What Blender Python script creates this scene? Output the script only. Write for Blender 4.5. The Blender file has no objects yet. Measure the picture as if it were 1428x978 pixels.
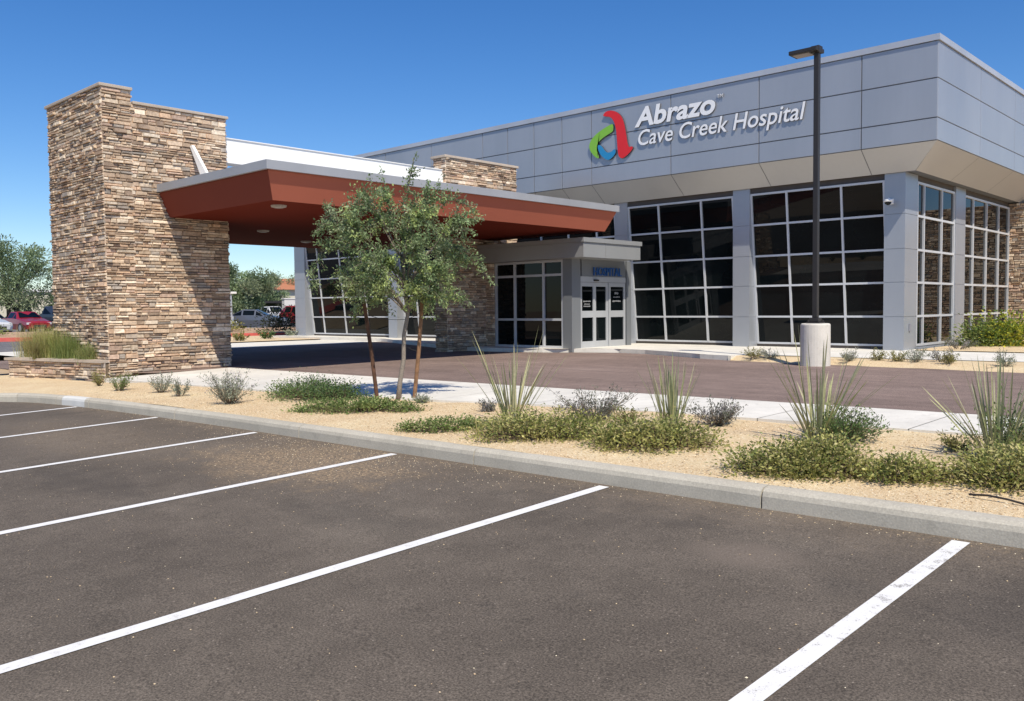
import bpy, bmesh, math, random
from mathutils import Vector, Matrix, noise
random.seed(7)
R = random.uniform
CAMH = 1.622                      # all numbers below are heights relative to the eye; everything is lifted by CAMH at the end
sc = bpy.context.scene
col = sc.collection

# ------------------------------------------------------------------ materials
def newmat(name):
    m = bpy.data.materials.new(name); m.use_nodes = True
    nt = m.node_tree; b = nt.nodes['Principled BSDF']
    return m, nt, b
def N(nt, t, **kw):
    n = nt.nodes.new(t)
    for k, v in kw.items():
        if k in n.inputs: n.inputs[k].default_value = v
        else: setattr(n, k, v)
    return n
def rgba(c): return (c[0], c[1], c[2], 1)
def pos(nt, scale=(1, 1, 1)):
    g = N(nt, 'ShaderNodeNewGeometry'); mp = N(nt, 'ShaderNodeMapping'); mp.inputs['Scale'].default_value = scale
    nt.links.new(g.outputs['Position'], mp.inputs['Vector']); return mp.outputs['Vector']
def noi(nt, vec, scale, detail=4, rough=0.55):
    n = N(nt, 'ShaderNodeTexNoise'); n.inputs['Scale'].default_value = scale
    n.inputs['Detail'].default_value = detail; n.inputs['Roughness'].default_value = rough
    nt.links.new(vec, n.inputs['Vector']); return n.outputs['Fac']
def ramp(nt, fac, stops):
    r = N(nt, 'ShaderNodeValToRGB'); e = r.color_ramp.elements
    while len(e) < len(stops): e.new(0.5)
    for el, (p, c) in zip(e, stops):
        el.position = p; el.color = rgba(c) if hasattr(c, '__len__') else (c, c, c, 1)
    nt.links.new(fac, r.inputs['Fac']); return r.outputs['Color']
def mix(nt, fac, a, b, mode='MIX'):
    n = N(nt, 'ShaderNodeMix', data_type='RGBA', blend_type=mode)
    for s, v in ((n.inputs['Factor'], fac), (n.inputs['A'], a), (n.inputs['B'], b)):
        if s.name == 'Factor' and s.type != 'VALUE': continue
        if hasattr(v, 'is_output') or isinstance(v, bpy.types.NodeSocket): nt.links.new(v, s)
        else: s.default_value = v
    return n.outputs['Result']
def mixc(nt, fac, a, b, mode='MIX'):
    n = nt.nodes.new('ShaderNodeMix'); n.data_type = 'RGBA'; n.blend_type = mode
    for i, v in ((0, fac), (6, a), (7, b)):
        s = n.inputs[i]
        if isinstance(v, bpy.types.NodeSocket): nt.links.new(v, s)
        elif i == 0: s.default_value = v
        else: s.default_value = rgba(v)
    return n.outputs[2]
def mth(nt, op, a, b=None, c=None):
    n = nt.nodes.new('ShaderNodeMath'); n.operation = op
    for i, v in enumerate((a, b, c)):
        if v is None: continue
        if isinstance(v, bpy.types.NodeSocket): nt.links.new(v, n.inputs[i])
        else: n.inputs[i].default_value = v
    return n.outputs[0]
def bump(nt, b, h, strength=0.3, dist=0.02):
    n = N(nt, 'ShaderNodeBump'); n.inputs['Strength'].default_value = strength; n.inputs['Distance'].default_value = dist
    nt.links.new(h, n.inputs['Height']); nt.links.new(n.outputs['Normal'], b.inputs['Normal'])

def simple(name, c, rough=0.6, metal=0.0, var=0.12, scale=3.0, spec=0.5, bmp=0.0, bscale=60):
    m, nt, b = newmat(name); v = pos(nt)
    f = noi(nt, v, scale)
    lo = [x * (1 - var) for x in c]; hi = [min(1, x * (1 + var)) for x in c]
    nt.links.new(ramp(nt, f, [(0.3, lo), (0.7, hi)]), b.inputs['Base Color'])
    b.inputs['Roughness'].default_value = rough; b.inputs['Metallic'].default_value = metal
    b.inputs['Specular IOR Level'].default_value = spec
    if bmp: bump(nt, b, noi(nt, v, bscale), bmp, 0.01)
    return m

def asphalt(name, base, warm, lot=False):
    m, nt, b = newmat(name); v = pos(nt)
    big = noi(nt, v, 0.45, 5, 0.6); mid = noi(nt, v, 3.2, 5, 0.65); fine = noi(nt, v, 95, 3, 0.7); vf = noi(nt, v, 240, 2, 0.6)
    c = ramp(nt, big, [(0.32, [x * 0.8 for x in base]), (0.55, base), (0.72, warm)])
    c = mixc(nt, 0.5, c, ramp(nt, mid, [(0.3, 0.36), (0.7, 0.64)]), 'OVERLAY')
    c = mixc(nt, 0.9, c, ramp(nt, fine, [(0.3, 0.15), (0.52, 0.5), (0.72, 0.9)]), 'OVERLAY')
    c = mixc(nt, 0.4, c, ramp(nt, vf, [(0.3, 0.25), (0.7, 0.75)]), 'OVERLAY')
    if not lot:
        c = mixc(nt, 0.45, c, ramp(nt, noi(nt, pos(nt, (.12, 2.2, 1)), 1.6, 5, 0.7), [(0.3, 0.33), (0.7, 0.67)]), 'OVERLAY')
    # pale aggregate specks
    vo = N(nt, 'ShaderNodeTexVoronoi'); vo.inputs['Scale'].default_value = 34; nt.links.new(v, vo.inputs['Vector'])
    near = mth(nt, 'LESS_THAN', vo.outputs['Distance'], 0.16)
    sel = N(nt, 'ShaderNodeSeparateColor'); nt.links.new(vo.outputs['Color'], sel.inputs['Color'])
    rare = mth(nt, 'GREATER_THAN', sel.outputs[0], 0.86)
    c = mixc(nt, mth(nt, 'MULTIPLY', mth(nt, 'MULTIPLY', near, rare), 0.7), c, (0.36, 0.3, 0.24))
    if lot:
        sep = N(nt, 'ShaderNodeSeparateXYZ'); nt.links.new(v, sep.inputs[0])
        def blob(x, y, rx, ry):
            dx = mth(nt, 'MULTIPLY', mth(nt, 'SUBTRACT', sep.outputs[0], x), 1 / rx); dy = mth(nt, 'MULTIPLY', mth(nt, 'SUBTRACT', sep.outputs[1], y), 1 / ry)
            d = mth(nt, 'SQRT', mth(nt, 'ADD', mth(nt, 'MULTIPLY', dx, dx), mth(nt, 'MULTIPLY', dy, dy)))
            d = mth(nt, 'ADD', d, mth(nt, 'MULTIPLY', mth(nt, 'SUBTRACT', mid, 0.5), 1.6))
            n = N(nt, 'ShaderNodeMapRange'); n.interpolation_type = 'SMOOTHSTEP'
            n.inputs[1].default_value = 0.35; n.inputs[2].default_value = 1.1; n.inputs[3].default_value = 1; n.inputs[4].default_value = 0
            nt.links.new(d, n.inputs[0]); return n.outputs[0]
        grit = ramp(nt, noi(nt, v, 34, 6, 0.85), [(0.44, 0.0), (0.60, 1)])
        for (x, y) in ((-3.1, 3.1), (-3.2, 3.2), (-6.0, 3.4), (-5.7, 3.1), (-8.4, 3.9), (-2.9, 3.6)):
            c = mixc(nt, mth(nt, 'MULTIPLY', blob(x, y, .07, .06), 0.16), c, (0.04, 0.036, 0.034))
        s1 = blob(-7.6, 4.9, 1.9, 0.95)                                  # sand washed out of the bed
        c = mixc(nt, mth(nt, 'MULTIPLY', s1, mth(nt, 'MULTIPLY', grit, 0.9)), c, (0.42, 0.30, 0.18))
        s3 = blob(-11.5, 4.4, 3.0, 1.0); c = mixc(nt, mth(nt, 'MULTIPLY', s3, mth(nt, 'MULTIPLY', grit, 0.4)), c, (0.36, 0.27, 0.18))
        s2 = blob(-2.55, 4.75, 0.42, 0.3)                                # pale dried puddle
        c = mixc(nt, mth(nt, 'MULTIPLY', s2, 0.35), c, (0.24, 0.19, 0.15))
        for (x, y, a, bb) in ((-3.2, 5.25, 0.3, 0.22), (-1.85, 4.55, 0.25, 0.18), (-5.4, 3.9, 1.0, 0.35), (-8.6, 3.2, 1.6, 0.4), (-1.0, 4.6, 0.5, 0.5)):
            c = mixc(nt, mth(nt, 'MULTIPLY', blob(x, y, a, bb), 0.22), c, (0.05, 0.045, 0.04))
        # dusty band along the kerb
        dk = N(nt, 'ShaderNodeMapRange'); dk.inputs[1].default_value = 5.1; dk.inputs[2].default_value = 5.83
        nt.links.new(mth(nt, 'ADD', sep.outputs[1], mth(nt, 'MULTIPLY', mth(nt, 'SUBTRACT', mid, 0.5), 1.4)), dk.inputs[0])
        c = mixc(nt, mth(nt, 'MULTIPLY', dk.outputs[0], mth(nt, 'MULTIPLY', grit, 0.42)), c, (0.3, 0.22, 0.14))
    nt.links.new(c, b.inputs['Base Color']); b.inputs['Roughness'].default_value = 0.92; b.inputs['Specular IOR Level'].default_value = 0.25
    bump(nt, b, fine, 0.55, 0.006)
    return m

def gravelmat():
    m, nt, b = newmat('decomposed_granite'); v = pos(nt)
    vo = N(nt, 'ShaderNodeTexVoronoi'); vo.inputs['Scale'].default_value = 95; nt.links.new(v, vo.inputs['Vector'])
    s = N(nt, 'ShaderNodeSeparateColor'); nt.links.new(vo.outputs['Color'], s.inputs['Color'])
    c = ramp(nt, s.outputs[0], [(0.0, (0.54, 0.395, 0.225)), (0.35, (0.64, 0.485, 0.29)), (0.75, (0.72, 0.56, 0.35)), (1.0, (0.80, 0.67, 0.47))])
    c = mixc(nt, 0.5, c, ramp(nt, noi(nt, v, 1.4, 5), [(0.3, 0.38), (0.7, 0.62)]), 'OVERLAY')
    nt.links.new(c, b.inputs['Base Color']); b.inputs['Roughness'].default_value = 0.95; b.inputs['Specular IOR Level'].default_value = 0.2
    bump(nt, b, mth(nt, 'SUBTRACT', 1.0, vo.outputs['Distance']), 0.5, 0.012)
    return m

def concrete(name, c, patch=None):
    m, nt, b = newmat(name); v = pos(nt)
    k = ramp(nt, noi(nt, v, 1.1, 6, 0.65), [(0.3, [x * 0.84 for x in c]), (0.7, [min(1, x * 1.1) for x in c])])
    k = mixc(nt, 0.35, k, ramp(nt, noi(nt, v, 70, 3), [(0.35, 0.35), (0.65, 0.65)]), 'OVERLAY')
    k = mixc(nt, ramp(nt, noi(nt, v, 7, 5, 0.7), [(0.55, 0.0), (0.78, 0.6)]), k, [x * 0.62 for x in c])
    if patch:
        sep = N(nt, 'ShaderNodeSeparateXYZ'); nt.links.new(v, sep.inputs[0])
        f = mth(nt, 'MULTIPLY', mth(nt, 'GREATER_THAN', sep.outputs[0], patch[0]), mth(nt, 'LESS_THAN', sep.outputs[0], patch[1]))
        k = mixc(nt, mth(nt, 'MULTIPLY', f, 0.6), k, (0.75, 0.76, 0.75))
    nt.links.new(k, b.inputs['Base Color']); b.inputs['Roughness'].default_value = 0.85; b.inputs['Specular IOR Level'].default_value = 0.3
    bump(nt, b, noi(nt, v, 90, 4), 0.25, 0.006)
    return m

def vcol(name, rough=0.8, noise_amt=0.35, nscale=25, transl=0.0, bmp=0.0, spec=0.3):
    m, nt, b = newmat(name); a = N(nt, 'ShaderNodeAttribute'); a.attribute_name = 'Col'; v = pos(nt)
    mr = N(nt, 'ShaderNodeMapRange'); mr.inputs[1].default_value = 0.3; mr.inputs[2].default_value = 0.7
    mr.inputs[3].default_value = 1 - noise_amt; mr.inputs[4].default_value = 1 + noise_amt
    nt.links.new(noi(nt, v, nscale, 5, 0.65), mr.inputs[0])
    sc3 = N(nt, 'ShaderNodeVectorMath', operation='SCALE'); nt.links.new(a.outputs['Color'], sc3.inputs[0]); nt.links.new(mr.outputs[0], sc3.inputs['Scale']); c = sc3.outputs[0]
    nt.links.new(c, b.inputs['Base Color']); b.inputs['Roughness'].default_value = rough; b.inputs['Specular IOR Level'].default_value = spec
    if bmp: bump(nt, b, noi(nt, v, nscale * 1.6, 5, 0.7), bmp, 0.015)
    if transl:
        t = N(nt, 'ShaderNodeBsdfTranslucent'); nt.links.new(c, t.inputs['Color'])
        s = N(nt, 'ShaderNodeMixShader'); s.inputs[0].default_value = transl
        nt.links.new(b.outputs[0], s.inputs[1]); nt.links.new(t.outputs[0], s.inputs[2])
        nt.links.new(s.outputs[0], nt.nodes['Material Output'].inputs['Surface'])
    return m

def metalmat(name, c, metal, rough, streak=0.1):
    m, nt, b = newmat(name); v = pos(nt, (0.35, 0.35, 0.12))
    f = noi(nt, v, 1.6, 4); g = noi(nt, pos(nt, (3, 3, 0.25)), 3, 5)
    k = ramp(nt, f, [(0.3, [x * (1 - streak) for x in c]), (0.7, [x * (1 + streak) for x in c])])
    k = mixc(nt, 0.06, k, ramp(nt, g, [(0.3, 0.4), (0.7, 0.6)]), 'OVERLAY')
    nt.links.new(k, b.inputs['Base Color']); b.inputs['Metallic'].default_value = metal
    r = N(nt, 'ShaderNodeMapRange'); r.inputs[3].default_value = rough * 0.85; r.inputs[4].default_value = rough * 1.2
    nt.links.new(f, r.inputs[0]); nt.links.new(r.outputs[0], b.inputs['Roughness'])
    bump(nt, b, noi(nt, pos(nt), 0.9, 2), 0.13, 0.03)
    return m

def glassmat():
    m, nt, b = newmat('dark_tinted_glass'); v = pos(nt)
    nt.links.new(ramp(nt, noi(nt, v, 0.5, 3), [(0.3, (0.002, 0.003, 0.0035)), (0.7, (0.006, 0.009, 0.010))]), b.inputs['Base Color'])
    b.inputs['Roughness'].default_value = 0.015; b.inputs['IOR'].default_value = 1.31
    bump(nt, b, noi(nt, v, 0.8, 2), 0.035, 0.03)
    return m

def linemat():
    m, nt, b = newmat('worn_white_road_paint'); v = pos(nt)
    w = noi(nt, v, 9, 6, 0.75); f = noi(nt, v, 110, 3, 0.7)
    sep = N(nt, 'ShaderNodeSeparateXYZ'); nt.links.new(v, sep.inputs[0])
    wear = mth(nt, 'GREATER_THAN', mth(nt, 'ADD', mth(nt, 'MULTIPLY', w, 0.75), mth(nt, 'MULTIPLY', f, 0.5)), 0.715)
    c = ramp(nt, w, [(0.3, (0.83, 0.81, 0.78)), (0.75, (0.7, 0.68, 0.64))])
    c = mixc(nt, mth(nt, 'MULTIPLY', wear, mth(nt, 'ADD', 0.2, mth(nt, 'MULTIPLY', mth(nt, 'GREATER_THAN', sep.outputs[0], -2.5), 0.5))), c, (0.2, 0.18, 0.16))
    nt.links.new(c, b.inputs['Base Color']); b.inputs['Roughness'].default_value = 0.8
    bump(nt, b, f, 0.3, 0.004)
    return m

M = dict(
    lot=asphalt('parking_asphalt', (0.136, 0.111, 0.087), (0.162, 0.134, 0.105), True),
    drive=asphalt('drive_asphalt', (0.245, 0.178, 0.15), (0.275, 0.205, 0.174)),
    far_asphalt=asphalt('aisle_asphalt', (0.17, 0.16, 0.165), (0.19, 0.18, 0.18)),
    line=linemat(), gravel=gravelmat(),
    pebble=vcol('pebble', 0.9, 0.2), stone=vcol('ledge_stone', 0.9, 0.28, 16, 0, 0.5),
    kerb=concrete('kerb_concrete', (0.50, 0.455, 0.37), (-15.95, -15.15)), walk=concrete('walk_concrete', (0.74, 0.70, 0.62)),
    base_conc=concrete('light_base_concrete', (0.70, 0.65, 0.57)), cap=concrete('stone_cap', (0.5, 0.42, 0.34)),
    red_kerb=simple('red_fire_lane_paint', (0.62, 0.11, 0.09), 0.6),
    mortar=simple('mortar', (0.10, 0.075, 0.055), 0.95),
    panel=metalmat('silver_blue_metal_panel', (0.40, 0.42, 0.455), 0.4, 0.38, 0.06), vpanel=metalmat('grey_vestibule_panel', (0.22, 0.23, 0.24), 0.25, 0.42, 0.05), band=metalmat('grey_vestibule_band', (0.34, 0.345, 0.345), 0.25, 0.4, 0.05),
    soffit=metalmat('champagne_soffit_panel', (0.50, 0.49, 0.475), 0.25, 0.4, 0.04),
    trim=metalmat('silver_trim', (0.50, 0.52, 0.56), 0.3, 0.4), roof_edge=metalmat('grey_roof_edge', (0.36, 0.37, 0.39), 0.2, 0.5),
    gap=simple('panel_gap', (0.15, 0.16, 0.18), 0.9), header=simple('dark_header', (0.10, 0.085, 0.075), 0.7),
    frame=metalmat('window_aluminium', (0.62, 0.63, 0.65), 0.2, 0.45), glass=glassmat(),
    red=simple('terracotta_red_paint', (0.45, 0.135, 0.08), 0.8, 0, 0.05, 0.6, 0.2), red_end_shade=simple('terracotta_end_shaded', (0.20, 0.048, 0.03), 0.85, 0, 0.05, 0.6, 0.15), red_dark=simple('maroon_soffit', (0.14, 0.024, 0.014), 0.95, 0, 0.05, 0.6, 0.05),
    white=simple('white_painted_steel', (0.9, 0.89, 0.86), 0.5, 0, 0.03), white_sign=simple('white_sign_letter', (0.86, 0.86, 0.86), 0.4, 0, 0.02),
    s_red=simple('emblem_red', (0.72, 0.02, 0.025), 0.45, 0, 0.04), s_green=simple('emblem_green', (0.22, 0.50, 0.05), 0.45, 0, 0.04),
    s_blue=simple('emblem_blue', (0.02, 0.25, 0.50), 0.45, 0, 0.04), l_blue=simple('sign_blue', (0.02, 0.09, 0.28), 0.45, 0, 0.04),
    s_side=simple('sign_return', (0.05, 0.05, 0.06), 0.6),
    bronze=simple('dark_bronze_paint', (0.028, 0.024, 0.022), 0.45), lens=simple('lamp_lens', (0.40, 0.36, 0.32), 0.4, 0, 0.25, 40),
    leaf=vcol('leaf', 0.6, 0.2, 40, 0.35, 0, 0.35), bark=vcol('bark', 0.9, 0.35, 60, 0, 0.4), blade=vcol('blade', 0.55, 0.2, 30, 0.2),
    stake=simple('weathered_wood_stake', (0.23, 0.125, 0.065), 0.85, 0, 0.35, 14, 0.3, 0.3), stake_dark=simple('dark_wood_stake', (0.10, 0.05, 0.03), 0.85, 0, 0.4, 10, 0.3, 0.3), rubber=simple('rubber', (0.02, 0.02, 0.02), 0.7),
    hose=simple('irrigation_hose', (0.03, 0.022, 0.02), 0.6), soil=simple('planter_soil', (0.2, 0.13, 0.08), 0.95),
    cream=simple('cream_stucco', (0.66, 0.60, 0.46), 0.9, 0, 0.06), tile=simple('clay_roof_tile', (0.45, 0.18, 0.09), 0.9, 0, 0.2, 20),
    wstucco=simple('white_stucco', (0.74, 0.72, 0.68), 0.9, 0, 0.05), chrome=simple('wheel_alloy', (0.45, 0.46, 0.48), 0.35, 0.7),
    tail=simple('tail_lamp_red', (0.4, 0.02, 0.02), 0.3), headl=simple('head_lamp', (0.6, 0.6, 0.6), 0.15),
    sand=simple('desert_ground', (0.46, 0.34, 0.215), 0.95, 0, 0.15, 0.3), mulch=simple('orange_gravel', (0.46, 0.30, 0.18), 0.95, 0, 0.35, 5),
    decal=simple('white_decal', (0.22, 0.22, 0.22), 0.6), door_frame=metalmat('door_aluminium', (0.46, 0.47, 0.48), 0.2, 0.45), grille=simple('vent_grey', (0.22, 0.22, 0.24), 0.6),
)

def shade(c, lo=.75, hi=1.25):
    k = R(lo, hi); return (c[0] * k, c[1] * k, c[2] * k)
# ------------------------------------------------------------------ object helpers
def tag(o, label=None, cat=None, group=None, kind=None):
    for k, v in (('label', label), ('category', cat), ('group', group), ('kind', kind)):
        if v: o[k] = v
    return o
def thing(name, label, cat, loc=(0, 0, 0), group=None):
    o = bpy.data.objects.new(name, None); col.objects.link(o); o.location = loc; o.empty_display_size = 0.2
    return tag(o, label, cat, group)
def rootof(o):
    while o.parent: o = o.parent
    return o
class MB:
    """collects shapes in world coordinates, then becomes ONE mesh object"""
    def __init__(s): s.v = []; s.f = []; s.c = []; s.mi = []; s.smooth = False
    def poly(s, pts, c=None, m=0):
        i = len(s.v); s.v += [tuple(p) for p in pts]; s.c += [c or (1, 1, 1)] * len(pts)
        s.f.append(tuple(range(i, i + len(pts)))); s.mi.append(m)
    def mesh(s, vs, fs, c=None, m=0):
        i = len(s.v); s.v += [tuple(p) for p in vs]; s.c += [c or (1, 1, 1)] * len(vs)
        for f in fs: s.f.append(tuple(i + k for k in f)); s.mi.append(m)
    def box(s, x0, x1, y0, y1, z0, z1, c=None, m=0, bev=0.0):
        if bev:
            bm = bmesh.new(); bmesh.ops.create_cube(bm, size=1)
            for v in bm.verts: v.co = Vector(((x0 + x1) / 2 + v.co.x * (x1 - x0), (y0 + y1) / 2 + v.co.y * (y1 - y0), (z0 + z1) / 2 + v.co.z * (z1 - z0)))
            bmesh.ops.bevel(bm, geom=bm.edges[:], offset=bev, segments=2, affect='EDGES', profile=0.6)
            bm.verts.index_update(); s.mesh([v.co[:] for v in bm.verts], [[v.index for v in f.verts] for f in bm.faces], c, m); bm.free(); return
        vs = [(x, y, z) for z in (z0, z1) for y in (y0, y1) for x in (x0, x1)]
        s.mesh(vs, [(0, 2, 3, 1), (4, 5, 7, 6), (0, 1, 5, 4), (2, 6, 7, 3), (0, 4, 6, 2), (1, 3, 7, 5)], c, m)
    def tube(s, pts, rads, seg=8, c=None, m=0, caps=True):
        pts = [Vector(p) for p in pts]; rings = []; i0 = len(s.v)
        for k, p in enumerate(pts):
            d = (pts[min(k + 1, len(pts) - 1)] - pts[max(k - 1, 0)]).normalized()
            a = d.orthogonal().normalized() if k == 0 else (a - d * a.dot(d)).normalized()
            b = d.cross(a); r = rads[k] if hasattr(rads, '__len__') else rads
            for q in range(seg):
                t = 2 * math.pi * q / seg; s.v.append(tuple(p + (a * math.cos(t) + b * math.sin(t)) * r)); s.c.append(c or (1, 1, 1))
        for k in range(len(pts) - 1):
            for q in range(seg):
                s.f.append((i0 + k * seg + q, i0 + k * seg + (q + 1) % seg, i0 + (k + 1) * seg + (q + 1) % seg, i0 + (k + 1) * seg + q)); s.mi.append(m)
        if caps:
            s.f.append(tuple(i0 + q for q in reversed(range(seg)))); s.mi.append(m)
            s.f.append(tuple(i0 + (len(pts) - 1) * seg + q for q in range(seg))); s.mi.append(m)
    def build(s, name, mat, parent=None, smooth=False, loc=None):
        me = bpy.data.meshes.new(name)
        off = Vector(rootof(parent).location) if parent else Vector(loc or (0, 0, 0))
        me.from_pydata([tuple(Vector(v) - off) for v in s.v], [], s.f)
        mats = mat if isinstance(mat, (list, tuple)) else [mat]
        for m in mats: me.materials.append(m)
        for p, i in zip(me.polygons, s.mi): p.material_index = i; p.use_smooth = smooth
        a = me.color_attributes.new('Col', 'FLOAT_COLOR', 'POINT')
        a.data.foreach_set('color', [x for c in s.c for x in (c[0], c[1], c[2], 1.0)])
        me.update(); o = bpy.data.objects.new(name, me); col.objects.link(o)
        if parent: o.parent = parent
        else: o.location = off
        return o
def struct(name, mb, mat, **k):
    return tag(mb.build(name, mat, **k), kind='structure')
def copy_tree(o, parent=None):
    c = o.copy(); col.objects.link(c); c.parent = parent
    for ch in [x for x in bpy.data.objects if x.parent == o]: copy_tree(ch, c)
    return c

# ------------------------------------------------------------------ ground levels
def G(x, y):                      # bare lot surface: rises gently toward the building
    xx = max(x, -25); g = -1.622 + .00824 * min(xx, 10) + .0298 * max(min(y, 9), -12)
    if y > 9:
        k = min((y - 9) / 10, 1); g = g * (1 - k) - 1.30 * k
    return g
def S(x, y):                      # top of bed / walk / driveway
    if y <= 10.4: return G(x, y) + .15
    k = min((y - 10.4) / 4.5, 1)
    return (G(x, 10.4) + .14) * (1 - k) - 1.30 * k
KERB = [(24, 5.83), (-10.5, 5.83), (-12.7, 5.79), (-14.4, 5.73), (-15.6, 5.66), (-16.7, 5.52), (-17.4, 5.36), (-18.6, 4.75), (-20.5, 3.4), (-24, 0.5), (-30, -6)]
SIDE = [(24, 9.1), (-2, 8.92), (-5.5, 8.81), (-7.4, 8.66), (-9.6, 8.24), (-13.1, 7.87), (-17.6, 7.56), (-19.0, 7.5), (-24.5, 7.45)]
def pl(P, x):
    if x >= P[0][0]: return P[0][1]
    for a, b in zip(P, P[1:]):
        if b[0] <= x <= a[0]: return a[1] + (b[1] - a[1]) * (a[0] - x) / (a[0] - b[0])
    return P[-1][1]
def strip(mb, xs, ylo, yhi, zf, ny=8):
    """sheet between two curves y=ylo(x) and y=yhi(x), subdivided so it follows the ground"""
    i0 = len(mb.v)
    for x in xs:
        a, b = ylo(x), yhi(x)
        for j in range(ny + 1):
            y = a + (b - a) * j / ny; mb.v.append((x, y, zf(x, y))); mb.c.append((1, 1, 1))
    for i in range(len(xs) - 1):
        for j in range(ny):
            k = i0 + i * (ny + 1) + j; mb.f.append((k, k + ny + 1, k + ny + 2, k + 1)[::-1]); mb.mi.append(0)
def rng(a, b, st):
    n = max(1, int(abs(b - a) / st)); return [a + (b - a) * i / n for i in range(n + 1)]

m = MB()                          # desert ground out to the horizon
xs = [-900, -400, -200, -120, -80] + rng(-70, 40, 5) + [60, 100, 200, 400, 800]
ys = [-400, -150, -60] + rng(-20, 60, 4) + [80, 130, 220, 400, 900]
for x in xs:
    for y in ys: m.v.append((x, y, G(x, y) - 0.22)); m.c.append((1, 1, 1))
for i in range(len(xs) - 1):
    for j in range(len(ys) - 1):
        k = i * len(ys) + j; m.f.append((k, k + len(ys), k + len(ys) + 1, k + 1)); m.mi.append(0)
struct('ground', m, M['sand'])

m = MB(); strip(m, rng(24, -30, 1.0), lambda x: -24, lambda x: pl(KERB, x) + .02, G, 24)
strip(m, rng(-30, -60, 3), lambda x: -24, lambda x: 5.0, lambda x, y: G(x, y) - 0.02, 12)
struct('parking_lot', m, M['lot'])

# planting bed with a softly uneven surface
def bedz(x, y): return S(x, y) - .07 * max(0, min(1, (-17.2 - x) / 2)) * max(0, min(1, (y - 6.2) / 1)) - .012 + .03 * noise.noise((x * .8, y * .8, 3)) + .012 * noise.noise((x * 3, y * 3, 1))
m = MB(); strip(m, rng(24, -24, .22), lambda x: pl(KERB, x) + .13, lambda x: pl(SIDE, x) + .01, bedz, 18)
struct('planting_bed', m, M['gravel'])

# sidewalk slabs with tooled joints
m = MB(); xs = rng(24, -18.9, 1.55)
for a, b in zip(xs, xs[1:]):
    a2, b2 = a - .006, b + .006
    for (p, q) in zip(rng(a2, b2, .6), rng(a2, b2, .6)[1:]):
        y0, y1, y2, y3 = pl(SIDE, p), pl(SIDE, q), 10.4, 10.4
        P = [(p, y0, S(p, y0) + .01), (p, y2, S(p, y2) + .01), (q, y3, S(q, y3) + .01), (q, y1, S(q, y1) + .01)]
        m.poly(P); m.poly([P[0], P[3], (q, y1, P[3][2] - .2), (p, y0, P[0][2] - .2)])
m2 = MB(); strip(m2, rng(24, -18.9, 1.5), lambda x: pl(SIDE, x) + .01, lambda x: 10.39, lambda x, y: S(x, y) - .012, 2)
m.mesh(m2.v, m2.f)
struct('sidewalk', m, M['walk'])

# kerb: separate cast lengths with narrow open joints, rounded nose
m = MB(); prof = [(-.004, -.06), (0, .09), (.012, .125), (.04, .148), (.09, .153), (.15, .15), (.152, 0.0)]
def along(P, step):
    out = []
    for (x0, y0), (x1, y1) in zip(P, P[1:]):
        n = max(1, int(math.hypot(x1 - x0, y1 - y0) / step))
        for i in range(n): out.append((x0 + (x1 - x0) * i / n, y0 + (y1 - y0) * i / n))
    out.append(P[-1]); return out
pts = along(KERB, .5)
joints = [-1.9 - 1.0, -5.98, -9.0, -12.1, -15.15, -15.95, -17.4, .2, 3.2, 6.2]
def kring(i, dx=0):
    x, y = pts[i]; x2, y2 = pts[min(i + 1, len(pts) - 1)]; x1, y1 = pts[max(i - 1, 0)]
    d = Vector((x2 - x1, y2 - y1, 0)).normalized(); n = Vector((d.y, -d.x, 0))
    if n.y < 0: n = -n
    x += d.x * dx; y += d.y * dx
    g = G(x, min(y, 9)); w = .004 * noise.noise((x * 2, 0, 5))
    return [(x + n.x * (p + w), y + n.y * (p + w), g + h) for p, h in prof]
jset = set(min(range(len(pts)), key=lambda i: abs(pts[i][0] - j)) for j in joints)
for i in range(len(pts) - 1):
    A = kring(i, .007 if i in jset else 0); B = kring(i + 1, -.007 if i + 1 in jset else 0)
    for k in range(len(prof) - 1): m.poly([A[k], A[k + 1], B[k + 1], B[k]])
    if i in jset: m.poly(A)
    if i + 1 in jset: m.poly(B[::-1])
struct('kerb', m, M['kerb'])

# driveway under the canopy, far walk, bed in front of the big windows
DF = [(24, 18.3), (-4, 18.5), (-7.4, 18.7), (-10.4, 18.9), (-11.5, 19.2), (-12.4, 19.7), (-14.1, 20.35), (-15.5, 20.5), (-16.4, 19.6), (-17.5, 19.2), (-19.1, 18.9), (-20, 18.9), (-24, 20.6), (-28.5, 22.6), (-46, 22.6)]
m = MB(); strip(m, rng(24, -19, 1.0), lambda x: 10.4, lambda x: pl(DF, x), lambda x, y: S(x, y) - .004, 14)
strip(m, rng(-19, -28.6, 1.2), lambda x: 8.6 + (x + 19) * .25, lambda x: pl(DF, x), lambda x, y: S(x, y) - .006 if y > 10.4 else S(x, 10.4) - .02, 14)
struct('driveway', m, M['drive'])
m = MB(); strip(m, rng(-28.6, -33, 1.2), lambda x: 9, lambda x: 24.5, lambda x, y: -1.31, 4)
struct('side_walk', m, M['walk'])
def dfz(x, y): return -1.19
m = MB()
X = rng(24, -10.6, 1.4)
strip(m, X, lambda x: 19.75 + max(0, (x + 8)) * .12, lambda x: 24.3, dfz, 2)
strip(m, rng(-10.6, -20, .8), lambda x: pl(DF, x) + .02, lambda x: 24.3, dfz, 3)
strip(m, rng(-20, -37, 1.2), lambda x: pl(DF, x) + .02 if x > -28.5 else 22.65, lambda x: 24.3, dfz, 3)
for a, b in zip(rng(24, -37, 1.0), rng(24, -37, 1.0)[1:]):
    if a > -10.6: continue
    m.poly([(a, pl(DF, a) + .02, -1.19), (b, pl(DF, b) + .02, -1.19), (b, pl(DF, b) + .02, -1.4), (a, pl(DF, a) + .02, -1.4)])
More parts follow.
